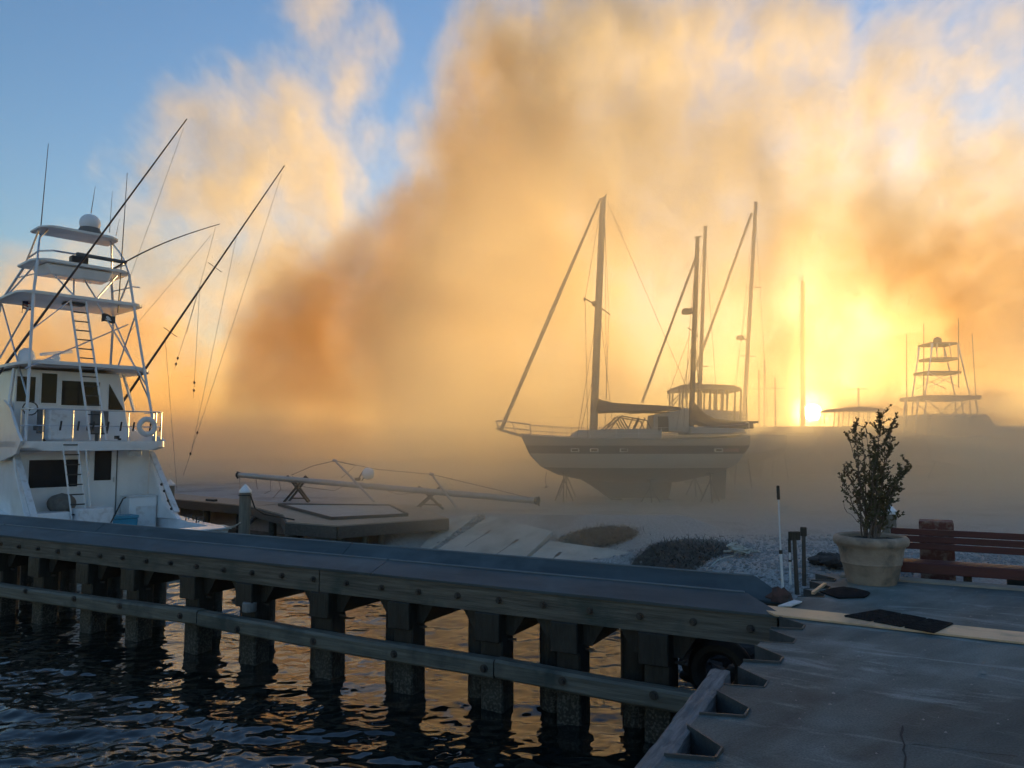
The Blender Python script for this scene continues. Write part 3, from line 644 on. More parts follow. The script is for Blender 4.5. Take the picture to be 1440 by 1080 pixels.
# gravel stones: loose stones nobody could count
mb = MB()
for k in range(170):
    f = rnd.random(); p = onramp(678-66*f+rnd.uniform(-7, 9), 725+48*f, .0) if k < 120 else onramp(893+rnd.uniform(-9, 14)-30*f, 772+30*f, 0)
    r = rnd.uniform(.02, .075); q0 = len(mb.v); mb.ball((0, 0, 0), r, 6, 4, (rnd.uniform(.8, 1.5), rnd.uniform(.7, 1.2), rnd.uniform(.5, .9)))
    for q in mb.v[q0:]: q *= rnd.uniform(.8, 1.15); q += p+ZV*r*.3
tag(mb.build('rubble', M['stone']), 'broken stone rubble in the gaps between the ramp slabs', 'rubble', kind='stuff')
def stones():
    rs = np.random.RandomState(12); V = []; F = []; n = 0
    ic = MB().ball((0, 0, 0), 1, 6, 4); bv = np.array([tuple(p) for p in ic.v]); bf = ic.f
    cnt = 0
    while cnt < 5200:
        if rs.rand() < .7: px, py = rs.uniform(860, 1240), rs.uniform(735, 836)
        else: px, py = rs.uniform(1240, 1500), rs.uniform(762, 830)
        p = atz(px, py, -.3); d = sdist(np.array([p.x]), np.array([p.y]))[0]
        n_ = (p-P0).dot(E1); t_ = (p-P0).dot(E2)
        if d < .2 or (t_ > 0 and n_ < 2.9): continue
        r = rs.uniform(.010, .028)*(1+.8*(rs.rand() < .08)); z = LZ(p.x, p.y)
        sc = rs.uniform(.7, 1.3, 3); sc[2] *= .7
        V.append(bv*sc*r*rs.uniform(.85, 1.15, (len(bv), 1))+np.array([p.x, p.y, z+r*.25])); F += [tuple(i+n for i in f) for f in bf]; n += len(bv); cnt += 1
    me = bpy.data.meshes.new('gravel'); me.from_pydata(np.concatenate(V).tolist(), [], F); me.materials.append(M['stone'])
    o = bpy.data.objects.new('gravel', me); COL.objects.link(o); tag(o, 'loose grey gravel stones on the yard', 'gravel', kind='stuff')
stones()
# rope over the bank and its tangle
pts = []
for px, py in [(818, 812), (819, 800), (826, 803), (850, 806), (876, 806), (886, 810), (905, 811), (932, 812), (950, 818), (975, 821), (1010, 819), (1032, 815)]:
    p = atz(px, py+2, -.62); pts.append(Vector((p.x, p.y, max(LZ(p.x, p.y)+.03, -1.3))))
fine = []
for i in range(len(pts)-1):
    for k in range(4): fine.append(pts[i].lerp(pts[i+1], k/4))
rp = MB(); rp.tube(fine+[pts[-1]], .016, 6)
e = pts[-1]; coil = []; q_ = Vector((0, 0, 0))
for k in range(120):
    q_ = q_*.86+Vector((rnd.uniform(-.13, .13), rnd.uniform(-.14, .14), rnd.uniform(-.03, .045))); c_ = e+Vector((.15, .05, .03))+q_
    coil.append(Vector((c_.x, c_.y, max(c_.z, LZ(c_.x, c_.y)+.02))))
rp.tube(coil, .016, 6)
tag(rp.build('mooring_rope', M['rope'], smooth=True), 'pale rope lying along the bank and ending in a tangle near the dock', 'rope')

# ------------------------------------------------------------------ timber platform and pier on the far side of the basin
PZ = -.55
Pp = {k: atz(*v, PZ) for k, v in dict(fl=(404, 734), fc=(475, 739), fr=(629, 728), bl=(391, 709)).items()}
Pp['br'] = atz(585, 711, PZ)
pf = thing('timber_platform', (Pp['fc']+Pp['bl'])*.5-ZV*.9, 'six sided timber platform on short piles beside the boat ramp', 'platform')
loop = [Pp['fl'], Pp['fc'], Pp['fr'], Pp['br'], Pp['bl']]
mb = MB(); mb.prism([p-ZV*.06 for p in loop], ZV*.06); mb.build('deck', M['deckwood'], pf)
for a, b in zip(loop, loop[1:]+loop[:1]):
    d = (b-a).normalized(); o_ = Vector((d.y, -d.x, 0))*.03
    mb = MB(); mb.bar(a+o_-ZV*.19, b+o_-ZV*.19, .055, .32); mb.build('fascia', M['fascia'], pf, bevel=.006)
ctr = sum(loop, Vector())/5
inn = [atz(466, 729, PZ+.05), atz(573, 724, PZ+.05), atz(548, 711, PZ+.05), atz(392, 709.5, PZ+.05)]
mb = MB(); mb.prism([p-ZV*.055 for p in inn], ZV*.055); mb.build('raised_panel', M['panel'], pf)
for a, b in zip(inn, inn[1:]+inn[:1]):
    mb = MB(); mb.bar(a+ZV*.0, b+ZV*.0, .06, .09); mb.build('panel_frame', M['fascia'], pf)
for q_, f in ((Pp['fl'], .1), (Pp['fc'], .1), (Pp['fc'].lerp(Pp['fr'], .25), .16), (Pp['fc'].lerp(Pp['fr'], .42), .14), (Pp['fc'].lerp(Pp['fr'], .62), .25), (Pp['fr'], .12), (Pp['fl'].lerp(Pp['bl'], .5), .1), (Pp['bl'], .15), (Pp['br'], .15)):
    p = q_.lerp(ctr, f); mb = MB(); mb.tube([p-ZV*.07, p-ZV*1.7], .10, 10); mb.build('pile', M['drypile'], pf, smooth=True)
# pier walkway running left
w0, w1 = atz(434, 733, PZ-.004), atz(353, 711.5, PZ-.004)
w2, w3 = atz(250, 702, PZ-.004), Vector((-17, 34, PZ-.004))
pr = thing('pier', w1-ZV*.9, 'timber pier walkway running left from the platform behind the moored boat', 'pier')
off = Vector((.45, 1.0, 0)).normalized()*1.5
for nm, a, b in (('walkway', w0, w1), ('walkway', w1, w2), ('walkway', w2, w3)):
    d = (b-a).normalized(); of = Vector((d.y, -d.x, 0)); of = of if of.y > 0 else -of
    of *= (.95 if a is w0 else 1.5)
    mb = MB(); mb.prism([a-ZV*.05, b-ZV*.05, b+of-ZV*.05, a+of-ZV*.05], ZV*.05); mb.build(nm, M['deckwood'], pr)
    mb = MB(); mb.bar(a-of.normalized()*.03-ZV*.18, b-of.normalized()*.03-ZV*.18, .06, .30); mb.build('fascia', M['fascia'], pr, bevel=.005)
    for f in (.25, .7):
        p = a.lerp(b, f)+of*.25; mb = MB(); mb.tube([p-ZV*.06, p-ZV*1.7], .13, 10); mb.build('pile', M['pile'], pr, smooth=True)
mb = MB(); mb.bar(atz(345, 740, -1.1), atz(366, 722, -.8), .08, .12); mb.build('brace', M['fascia'], pr)
p = at(345, 690, 21.5); q_ = capped_pile(Vector((p.x, p.y, -2.4)), p, .155, 'mooring_pile', 'thick timber pile with a white cone cap and rope band at the platform corner', 'mooring piles with cone caps', h=.18)
mb = MB(); mb.tube([p-ZV*.12+Vector((.17*math.cos(a), .17*math.sin(a), 0)) for a in [k*.45 for k in range(15)]], .018, 6); mb.tube([p+Vector((.16, -.02, -.14)), p+Vector((.25, .1, -.5)), p+Vector((.45, .3, -.68)), p+Vector((1.1, 1.0, PZ-p.z+.02))], .02, 6); tag(mb.build('mooring_rope', M['black'], smooth=True), 'dark rope looped round the white capped pile at the platform corner', 'rope')
p = at(239, 681, 27.5); capped_pile(Vector((p.x, p.y, -2.4)), p, .16, 'mooring_pile', 'timber pile with a white cone cap right behind the boat\'s stern', 'mooring piles with cone caps', h=.17)
mb = MB(); mb.bar(atz(292, 703, PZ+.03), atz(303, 704, PZ+.03), .2, .1); tag(mb.build('dock_cleat', M['black'], bevel=.02), 'dark cleat on the pier deck behind the moored boat', 'cleat')

# ------------------------------------------------------------------ mast lying on trestles
mA, mB_ = at(337, 668, 31.6), at(753, 704, 24.6)
ml = thing('stored_mast', mA.lerp(mB_, .5), 'long pale sailboat mast lying across two trestles in the yard', 'mast')
mb = MB(); mb.tube([mA.lerp(mB_, k/12) for k in range(13)], .105, 12); mb.build('spar', M['mastmetal'], ml, smooth=True)
for f in (0, 1):
    c = mA.lerp(mB_, f); d = (mB_-mA).normalized()*(.12 if f else -.12); mb = MB(); mb.tube([c, c+d], .12, 10); mb.bar(c+d-ZV*.16, c+d+ZV*.14, .05, .05); mb.build('end_fitting', M['steel'], ml)
for a, b in (((471, 648), (526, 705)), ((607, 667), (641, 713))):
    A, B = at(*a, 28.6 if a[0] < 500 else 26.3), at(*b, 27.6 if a[0] < 500 else 26.0)
    mb = MB(); mb.tube([A, B], [.035, .045], 8); mb.tube([A+Vector((-.08, 0, .02)), A+Vector((.08, 0, -.02))], .05, 8); mb.build('spreader', M['mastmetal'], ml, smooth=True)
for pts in ([(337, 672), (338, 700)], [(471, 648), (440, 655), (410, 668)], [(471, 648), (530, 660), (607, 667)], [(607, 667), (670, 682), (745, 700)], [(400, 676), (430, 685), (470, 690), (487, 682)], [(532, 686), (560, 695), (590, 693), (603, 690)], [(471, 648), (500, 655), (480, 672)], [(360, 673), (362, 688)], [(380, 674), (381, 690), (372, 694)], [(392, 675), (395, 688), (384, 700)]):
    P = [at(x, y, 31.6-(x-337)/416*7-.1) for x, y in pts]; mb = MB(); mb.tube(P, .011, 5); mb.build('rigging_wire', M['line'], ml)
dc = at(518, 666, 28.3)
mb = MB(); mb.ball(dc, .23, 16, 10, (1, 1, 1)); mb.build('radar_dome', M['white'], ml, smooth=True)
mb = MB(); mb.bar(at(505, 672, 28.4), at(511, 662, 28.3), .03, .03); mb.bar(at(509, 676, 28.4), at(514, 668, 28.3), .03, .03); mb.box(at(503, 674, 28.4), (.2, .1, .1)); mb.build('bracket', M['steel'], ml)
tre = None
for (px, py, D, lab) in ((417, 676, 30.2, 'crossed leg trestle under the thin left end of the stored mast'), (604, 692, 27.1, 'crossed leg trestle under the middle of the stored mast')):
    c = at(px, py, D); gz = LZ(c.x, c.y); hh = c.z-gz-.09
    o = thing('trestle', (c.x, c.y, gz), lab, 'trestle', 'trestles holding the stored mast')
    d = (mB_-mA).normalized(); sd = Vector((d.y, -d.x, 0)); X = (Vector((1, 0, 0))*.9+sd*.2).normalized()
    for s1 in (-1, 1):
        mb = MB(); mb.bar(Vector((c.x, c.y, gz))-X*s1*.52, Vector((c.x, c.y, gz+hh+.28))+X*s1*.40, .07, .07); mb.build('leg', M['steel'], o)
        mb = MB(); mb.bar(Vector((c.x, c.y+.45, gz))-X*s1*.44, Vector((c.x, c.y+.45, gz+hh+.2))+X*s1*.34, .07, .07); mb.build('leg', M['steel'], o)
    mb = MB(); mb.bar(Vector((c.x, c.y-.1, gz+hh*.75)), Vector((c.x, c.y+.55, gz+hh*.75)), .07, .07); mb.build('crossbar', M['steel'], o); mb = MB(); mb.bar(Vector((c.x, c.y+.45, gz+.12))-X*.4, Vector((c.x, c.y+.45, gz+.12))+X*.4, .05, .05); mb.build('crossbar', M['steel'], o)

# ------------------------------------------------------------------ sport fishing boat moored at the left
A_ = R(48); BS = Vector((math.cos(A_), math.sin(A_), 0)); BA = Vector((math.sin(A_), -math.cos(A_), 0)); BO = Vector((-13.27, 24.13, 0))
def W(u, v, z): return BO+BS*u+BA*v+ZV*z
sf = thing('sport_fishing_boat', W(0, 0, WATER), 'white sport fishing boat with a tall tuna tower moored behind the fender wall', 'boat')
bax = (BS, BA, ZV)
# hull
st = []
for v, hb, zs, ch in [(4.8, 2.2, -.80, 2.05), (4.0, 2.25, -.79, 2.08), (2, 2.32, -.74, 2.1), (0, 2.35, -.55, 2.1), (-2, 2.38, -.3, 2.05), (-5, 2.3, 0, 1.8), (-8, 1.7, .35, 1.0), (-10, .8, .65, .3), (-10.8, .08, .8, .03)]:
    zk = -2.2 if v > -5 else -2.2+(-5-v)*.28
    st.append([W(-hb, v, zs), W(-ch, v, -1.45), W(0, v, zk), W(ch, v, -1.45), W(hb, v, zs)])
mb = MB(); mb.loft(st, False, False); mb.add(st[0], [(0, 1, 2, 3, 4)]); mb.build('hull', M['white'], sf, smooth=True)
# deck forward of the cockpit, side decks
mb = MB(); mb.loft([[p[0]-ZV*.0, W(0, v, z+.06), p[4]] for p, (v, z) in zip(st[3:], [(0, -.55), (-2, -.3), (-5, 0), (-8, .35), (-10, .65), (-10.8, .8)])], False, False); mb.build('foredeck', M['white'], sf)
mb = MB()
mb.prism([W(-2.12, 4.7, -1.25), W(2.12, 4.7, -1.25), W(2.2, 0, -1.25), W(-2.2, 0, -1.25)], ZV*.05); mb.build('cockpit_floor', M['oldwhite'], sf)
for s_ in (-1, 1):
    mb = MB(); rings = []
    for v, hb, z in [(4.72, 2.24, -.79), (3, 2.30, -.765), (1.2, 2.34, -.68), (-.3, 2.37, -.56)]:
        rings.append([W(s_*(hb+.03), v, z-.02), W(s_*(hb+.03), v, z+.035), W(s_*(hb-.36), v, z+.05), W(s_*(hb-.36), v, z-.6)])
    mb.loft(rings); mb.build('gunwale', M['white'], sf)
mb = MB(); mb.prism([W(-2.26, 4.9, -.80), W(2.26, 4.9, -.80), W(2.24, 4.42, -.76), W(-2.24, 4.42, -.76)], ZV*.055); mb.build('transom_cap', M['white'], sf, bevel=.015)
mb = MB(); mb.box(W(0, 4.42, -1.02), (4.3, .05, .5), bax); mb.build('transom_liner', M['white'], sf)
# dark unreadable script on the transom
mb = MB()
cx = 1.28; zz = -.955
strokes = [[(-.34, -.03), (-.30, -.0)], [(-.25, -.04), (-.22, .0), (-.18, -.03)], [(-.12, -.05), (-.09, .0), (-.05, -.05), (0, .02)], [(0, .1), (0, -.06), (.05, -.01), (.09, -.04)], [(.10, -.07), (.16, .02), (.22, -.01), (.2, -.05)], [(.22, .05), (.27, .06), (.29, -.0), (.26, -.09)]]
for sk in strokes: mb.tube([W(cx+a*1.1, 4.815, zz+b) for a, b in sk], .012, 5)
mb.build('boat_name', M['black'], sf)
# saloon: aft bulkhead, sides, wings
HB = 1.88
house = [W(-HB, 0, -1.25), W(HB, 0, -1.25), W(HB, 0, 1.45), W(-HB, 0, 1.45)]
mb = MB(); mb.hexa([W(-HB, -6, -.3), W(HB, -6, -.3), W(HB, 0, -1.25), W(-HB, 0, -1.25), W(-HB, -4.6, 1.44), W(HB, -4.6, 1.44), W(HB, 0, 1.44), W(-HB, 0, 1.44)]); mb.build('saloon', M['white'], sf)
for s_ in (-1, 1):
    mb = MB(); mb.prism([W(s_*HB, .003, 1.43), W(s_*HB, .35, .75), W(s_*HB, 1.25, -.28), W(s_*HB, 1.95, -.55), W(s_*HB, 2.2, -.68), W(s_*HB, .003, -.75)], BS*(s_*.16)); mb.build('cockpit_wing', M['white'], sf, bevel=.02)
    mb = MB(); mb.bar(W(s_*(HB+.08), .02, 1.36), W(s_*(HB+.08), 1.98, -.46), .17, .05); mb.build('wing_trim', M['oldwhite'], sf)
for f in (.55, .66, .82, .95):
    p = W(HB-.02, .02+1.9*f, 1.36-1.82*f); mb = MB(); mb.ball(p, .05, 8, 5); mb.build('deck_fitting', M['steel'], sf)
def pane(u0, u1, z0, z1, v, m, name, fr=.05, th=.02, par=None):
    mb = MB(); mb.box(W((u0+u1)/2, v+.012, (z0+z1)/2), (u1-u0, .02, z1-z0), bax); g = mb.build(name, m, par or sf, bevel=.004)
    if fr:
        mb = MB()
        for a, b, c_, d_ in ((u0-fr, u1+fr, z0-fr, z0), (u0-fr, u1+fr, z1, z1+fr), (u0-fr, u0, z0, z1), (u1, u1+fr, z0, z1)):
            mb.box(W((a+b)/2, v+.014, (c_+d_)/2), (b-a, .028, d_-c_), bax)
        mb.build('frame', M['white'], g)
    return g
pane(-1.62, -.28, .35, 1.18, 0, M['glass'], 'window', .03)
dr = MB(); dr.box(W(.44, .014, .36), (.82, .028, 2.26), bax); door = dr.build('cabin_door', M['white'], sf, bevel=.01)
mb = MB(); mb.box(W(.44, .036, .97), (.50, .016, .92), bax); mb.build('door_window', M['glass'], door)
mb = MB(); mb.box(W(.78, .05, .52), (.03, .05, .16), bax); mb.build('handle', M['rail'], door)
mb = MB(); mb.bar(W(.87, .018, -.75), W(.87, .018, 1.5), .02, .035); mb.build('door_track', M['legmetal'], sf)
# flybridge deck with rounded aft corners
def slab(z0, z1, hw, v0, v1, rc, m, name, tap=0, crown=0, sheer=0):
    def outline(k):
        h = hw-k*tap; o = [(-h, v0), (-h, v1-rc)]
        o += [(-h+rc-rc*math.cos(a), v1-rc+rc*math.sin(a)) for a in [R(15*i) for i in range(1, 7)]]
        o += [(h-rc+rc*math.sin(a), v1-rc+rc*math.cos(a)) for a in [R(15*i) for i in range(0, 7)]]
        o += [(h, v0)]; return o
    mb = MB(); A, B = outline(1), outline(0)
    f = lambda u, v, z: W(u, v, z+crown*(1-(u/hw)**2)+sheer*(v1-v))
    mb.loft([[f(u, v-.0, z0) for u, v in A], [f(u, v, z0+(z1-z0)*.35) for u, v in B], [f(u, v, z1) for u, v in B]], True, True)
    return mb.build(name, m, sf, smooth=True)
slab(1.46, 1.74, 2.12, -5.2, 1.0, .5, M['white'], 'flybridge_deck', .25)
for s_ in (-1, 1):
    mb = MB(); mb.prism([W(s_*2.12, .55, 1.38), W(s_*2.12, .95, 1.74), W(s_*2.12, .6, 1.98), W(s_*2.10, -.35, 2.75), W(s_*2.08, -1.1, 3.0), W(s_*2.08, -5, 2.9), W(s_*2.12, -5.2, 1.2), W(s_*2.12, -.9, 1.15)] if s_ < 0 else
        [W(2.1, .75, 1.745), W(2.1, .3, 1.9), W(2.1, -1, 1.98), W(2.1, -5, 2.9), W(2.1, -5.2, 1.2), W(2.1, -.5, 1.47)], BS*(-s_*.07)); mb.build('side_coaming', M['white'], sf)
mb = MB(); mb.box(W(1.2, .55, 1.36), (.42, .12, .2), bax); mb.build('deck_speaker', M['oldwhite'], sf, bevel=.04)
mb = MB(); mb.box(W(.45, 1.03, 1.86), (.12, .1, .1), bax); mb.box(W(.52, 1.05, 1.8), (.08, .06, .06), bax); mb.build('deck_light', M['black'], sf)
# enclosed bridge
mb = MB(); mb.hexa([W(-1.9, -4.4, 1.74), W(1.6, -4.4, 1.74), W(1.6, -.85, 1.74), W(-1.9, -.85, 1.74), W(-1.8, -3.6, 3.96), W(1.2, -3.6, 3.96), W(1.2, -.85, 3.96), W(-1.8, -.85, 3.96)]); mb.build('bridge_cabin', M['white'], sf, bevel=.02)
pane(-1.80, -1.30, 2.95, 3.72, -.85, M['glass'], 'window', .03); pane(-1.13, -.70, 2.93, 3.86, -.85, M['glass'], 'window', .035); pane(-.56, .57, 2.88, 3.66, -.85, M['glass'], 'window', .03)
mb = MB(); mb.prism([W(.86, -.84, 3.62), W(.86, -.84, 2.78), W(1.34, -.84, 2.78)], BA*.02); mb.build('window', M['glass'], sf)
for a, b in (((1.28, 3.95), (1.66, 2.7)), ((-1.9, 3.95), (-2.02, 2.6))):
    mb = MB(); mb.bar(W(a[0], -.80, a[1]), W(b[0], -.74, b[1]), .09, .06); mb.build('pillar', M['white'], sf)
mb = MB(); mb.box(W(-.9, .1, 2.25), (.65, .5, .95), bax); mb.build('helm_console', M['oldwhite'], sf, bevel=.05)
mb = MB(); mb.tube([W(-1.62+.2*math.cos(a), -.1, 2.72+.2*math.sin(a)) for a in [k*.5 for k in range(14)]], .018, 6); mb.bar(W(-1.82, -.1, 2.72), W(-1.42, -.1, 2.72), .03, .03); mb.bar(W(-1.62, -.1, 2.72), W(-1.62, -.6, 2.6), .05, .05); mb.build('steering_wheel', M['black'], sf)
for u in (-1.15, .35):
    mb = MB(); mb.box(W(u, -.15, 2.35), (.5, .16, .75), bax); mb.box(W(u, -.32, 2.15), (.5, .45, .16), bax); mb.tube([W(u, -.32, 1.74), W(u, -.32, 2.1)], .06, 8); mb.build('helm_seat', M['canvas'], sf, bevel=.03)
slab(3.97, 4.10, 2.05, -4.6, -.15, .6, M['white'], 'bridge_roof', .12, .22)
for (u, v, r, h) in ((-1.45, -1.3, .25, .5), (-.55, -2.0, .38, .28)):
    mb = MB(); z = 4.2; mb.lathe(W(u, v, z-.05), [(r, 0), (r*1.02, h*.4), (r*.8, h*.8), (r*.3, h)], 16); mb.build('radome', M['white'], sf, smooth=True)
mb = MB(); mb.box(W(-.45, -1.8, 4.62), (1.5, .1, .1), (( BS*.8+BA*-.6+ZV*.18).normalized(), (BA*.8+BS*.6).normalized(), ZV)); mb.tube([W(-.45, -1.8, 4.3), W(-.45, -1.8, 4.6)], .12, 10); mb.build('open_array_radar', M['white'], sf, bevel=.02)
# flybridge rail with rod holders
RV = .86
rp_ = [(-1.98, .35), (-1.98, .66), (-1.8, RV), (1.75, RV), (1.98, .66), (1.98, -.7)]
mb = MB(); mb.tube([W(u, v, 2.68) for u, v in rp_], .022, 8); mb.tube([W(u, v, 2.20) for u, v in rp_], .016, 6); mb.build('rail', M['rail'], sf, smooth=True)
for u, v in [(-1.98, .4), (-1.55, RV), (-.75, RV), (.02, RV), (.85, RV), (1.7, RV), (1.98, .0), (1.98, .6)]:
    mb = MB(); mb.tube([W(u, v, 1.74), W(u, v, 2.68)], .018, 6); mb.build('stanchion', M['rail'], sf, smooth=True)
for u, v in [(-.62, RV), (-.2, RV), (.22, RV), (.6, RV), (.98, RV), (1.98, .5), (1.98, .15), (1.98, -.3), (-1.1, RV)]:
    mb = MB(); mb.tube([W(u, v+.02, 2.06), W(u+.02, v+.06, 2.34)], .028, 8); mb.build('rod_holder', M['black'], sf, smooth=True)
c = W(1.38, RV+.11, 2.20); rings = []
for j in range(22):
    a = 2*math.pi*j/22; rd = BS*math.cos(a)+ZV*math.sin(a); rings.append([c+rd*(.24+.085*math.cos(q))+BA*(.075*math.sin(q)) for q in [2*math.pi*k/10 for k in range(10)]])
rings.append(rings[0]); mb = MB(); mb.loft(rings, True, False); tag(mb.build('ring_buoy', M['oldwhite'], smooth=True), 'white ring buoy hanging on the sport fishing boat\'s flybridge rail', 'ring buoy')
# ladders
def ladder(a, b, wdt, n, rr, name, rm):
    o = empty(name, a); o.parent = sf; o.location = Vector(a)-Vector(sf['_w']); o['_w'] = tuple(a)
    a, b = Vector(a), Vector(b)
    for s_ in (-1, 1):
        mb = MB(); mb.tube([a+BS*s_*wdt/2, b+BS*s_*wdt/2], rr, 8); mb.build('side_tube', M['whitetube'], o, smooth=True)
    for k in range(n):
        p = a.lerp(b, (k+.7)/n); mb = MB(); mb.bar(p-BS*wdt/2, p+BS*wdt/2, .05, .035); mb.build('rung', M[rm], o)
ladder(W(.13, .45, 1.76), W(-.22, -.75, 6.25), .46, 15, .036, 'tower_ladder', 'black')
ladder(W(-.52, 1.3, -1.2), W(-.85, .98, 1.72), .40, 10, .026, 'cockpit_ladder', 'black')
mb = MB(); mb.tube([W(-.2, 1.25, -1.2), W(-.42, .95, 1.72)], .024, 8); mb.build('ladder_rail', M['whitetube'], sf)
# cockpit furniture
mb = MB(); mb.box(W(1.42, .45, -.55), (.85, .7, 1.05), bax); fz = mb.build('bait_freezer', M['white'], sf, bevel=.03)
mb = MB(); mb.box(W(1.5, .81, -.62), (.62, .02, .62), bax); mb.build('freezer_door', M['oldwhite'], fz, bevel=.008)
mb = MB(); mb.box(W(1.42, .45, -.01), (.88, .73, .03), bax); mb.build('lid', M['oldwhite'], fz, bevel=.01)
mb = MB(); mb.box(W(-.25, 1.2, -.72), (.95, .75, .95), bax); mb.build('tackle_station', M['oldwhite'], sf, bevel=.02)
mb = MB(); mb.box(W(-1.3, .8, -.75), (1.0, .7, .85), bax); mb.build('tackle_station', M['white'], sf, bevel=.02)
cb = thing('cooler', W(.62, 1.2, -1.2), 'blue cooler box standing in the sport fishing boat\'s cockpit', 'cooler')
mb = MB(); mb.hexa([W(.28, .95, -1.2), W(.96, .95, -1.2), W(.96, 1.45, -1.2), W(.28, 1.45, -1.2), W(.24, .92, -.62), W(1.0, .92, -.62), W(1.0, 1.48, -.62), W(.24, 1.48, -.62)]); mb.build('tub', M['blue'], cb, bevel=.02)
mb = MB(); mb.box(W(.62, 1.2, -.57), (.80, .60, .09), bax); mb.build('lid', M['blue'], cb, bevel=.02)
mb = MB(); mb.ball(W(-.85, .5, -.12), .42, 12, 8, (1, .7, .75)); tag(mb.build('canvas_bag', M['brown'], smooth=True), 'brown canvas bag slumped on the white cockpit locker by the ladder', 'bag')
mb = MB(); mb.tube([W(-.05, 1.75, -1.0), W(.42, 1.75, .02), W(.50, 1.75, .05)], .022, 8); tag(mb.build('boat_hook', M['black'], smooth=True), 'black pole leaning across the cockpit in front of the cabin door', 'pole')
for u, v in ((2.1, 2.55), (2.12, 3.2)):
    mb = MB(); mb.tube([W(u-.12, v, -.72), W(u-.1, v, -.55), W(u+.1, v, -.55), W(u+.12, v, -.72)], .02, 6); mb.build('cleat', M['steel'], sf)
for a, b, sg in ((W(2.2, 2.3, -.66), at(242, 700, 27.3), .35), (W(2.1, 3.2, -.68), at(240, 702, 27.4), .45), (W(2.2, 4.4, -.72), at(338, 735, 21.3), .1)):
    P = [a.lerp(b, k/8)-ZV*(sg*math.sin(math.pi*k/8)) for k in range(9)]
    mb = MB(); mb.tube(P, .022, 6); tag(mb.build('mooring_line', M['rope'], smooth=True), {.35: 'pale mooring line from the boat\'s cockpit corner to the pile behind it, upper one', .45: 'pale mooring line sagging lower between the stern quarter and the pile behind', .1: 'pale line from the boat\'s transom corner to the capped pile by the platform'}[sg], 'mooring line')
# tuna tower
def plat(z, hw, v0, v1, th, name, rc=.45, m='white'):
    return slab(z, z+th, hw, v0, v1, rc, M[m], name, .06, .05)
TWR = empty('tuna_tower', W(0, -1.5, 4)); TWR.parent = sf; TWR.location = W(0, -1.5, 4)-Vector(sf['_w']); TWR['_w'] = tuple(W(0, -1.5, 4))
_sf = sf; sf = TWR
plat(6.28, 1.9, -3.3, -.65, .10, 'hardtop'); plat(7.38, 1.5, -2.5, -.8, .09, 'control_platform'); plat(8.56, 1.22, -2.35, -1.15, .08, 'sun_shade')
mb = MB(); mb.hexa([W(-1.15, -1.9, 7.08), W(.9, -1.9, 7.08), W(.75, -1.0, 7.02), W(-1.0, -1.0, 7.02), W(-1.25, -2.0, 7.37), W(1.0, -2.0, 7.37), W(.9, -.9, 7.37), W(-1.15, -.9, 7.37)]); mb.build('instrument_pod', M['white'], sf, bevel=.05)
mb = MB(); mb.box(W(-.1, -1.2, 7.62), (.5, .3, .32), bax); mb.build('instrument_box', M['black'], sf, bevel=.02)
mb = MB(); mb.box(W(-.1, -1.5, 6.24), (.6, .4, .06), bax); mb.build('radio_box', M['black'], sf)
def tb(name, pts, r=.034, m='rail'):
    mb = MB(); mb.tube([W(*p) for p in pts], r, 8); mb.build(name, M[m], sf, smooth=True)
for s_ in (-1, 1):
    tb('leg', [(s_*1.88, .5, 1.74), (s_*1.5, -.72, 6.3), (s_*1.38, -.9, 7.4)], .045, 'whitetube')
    tb('leg', [(s_*1.98, -3.9, 3.0), (s_*1.75, -3.1, 6.3), (s_*1.35, -2.35, 7.4)], .045)
    tb('brace', [(s_*1.95, -3.7, 3.6), (s_*1.55, -.68, 6.0)], .028); tb('brace', [(s_*1.78, .1, 3.1), (s_*1.72, -3.1, 6.2)], .026)
    tb('brace', [(s_*1.75, -3.0, 6.3), (s_*1.40, -.9, 7.3)], .026); tb('brace', [(s_*.3, -.75, 6.35), (s_*1.1, -1.2, 7.35)], .026); tb('brace', [(s_*.35, -.75, 6.35), (s_*.1, -1.6, 7.3)], .026)
    tb('leg', [(s_*1.38, -.9, 7.4), (s_*1.3, -1.15, 7.9), (s_*1.2, -1.4, 8.25), (s_*.95, -1.5, 8.57)], .03); tb('leg', [(s_*1.35, -2.35, 7.4), (s_*1.25, -2.1, 7.9), (s_*1.12, -1.85, 8.57)], .03)
    tb('brace', [(s_*1.45, -.85, 6.95), (s_*1.5, -2.6, 7.05)], .022)
tb('brace', [(-1.84, .0, 3.9), (1.6, -1.4, 5.75)], .024); tb('brace', [(-1.65, -.2, 5.1), (-.4, -.72, 6.28)], .02); tb('brace', [(1.7, .0, 3.6), (.35, -.75, 6.25)], .026)
tb('belly_rail', [(-1.25, -2.3, 7.72), (-1.3, -1.1, 7.74), (-1.0, -.75, 7.75), (1.0, -.75, 7.75), (1.3, -1.1, 7.74), (1.25, -2.3, 7.72)], .03)
mb = MB(); mb.bar(W(-.35, -.72, 7.76), W(1.25, -.80, 7.76), .14, .11); mb.build('rail_pad', M['canvas'], sf, bevel=.03)
mb = MB(); mb.ball(W(.38, -1.75, 9.10), .33, 18, 12); mb.build('satellite_dome', M['white'], sf, smooth=True)
mb = MB(); mb.lathe(W(.38, -1.75, 8.70), [(.36, 0), (.36, .12), (.3, .24)], 18); mb.build('dome_base', M['canvas'], sf, smooth=True)
for a, b, r in (((50, 402), (68, 202), .022), ((128, 300), (134, 262), .014), ((154, 327), (158, 269), .012), ((166, 440), (179, 243), .022), ((163, 332), (168, 308), .01)):
    D = 25.0 if a[0] < 60 else 25.6
    mb = MB(); A, B = at(*a, D), at(*b, D); mb.tube([A, A.lerp(B, .4), B], [r, r*.8, r*.4], 6); mb.build('antenna', M['carbon'], sf, smooth=True)
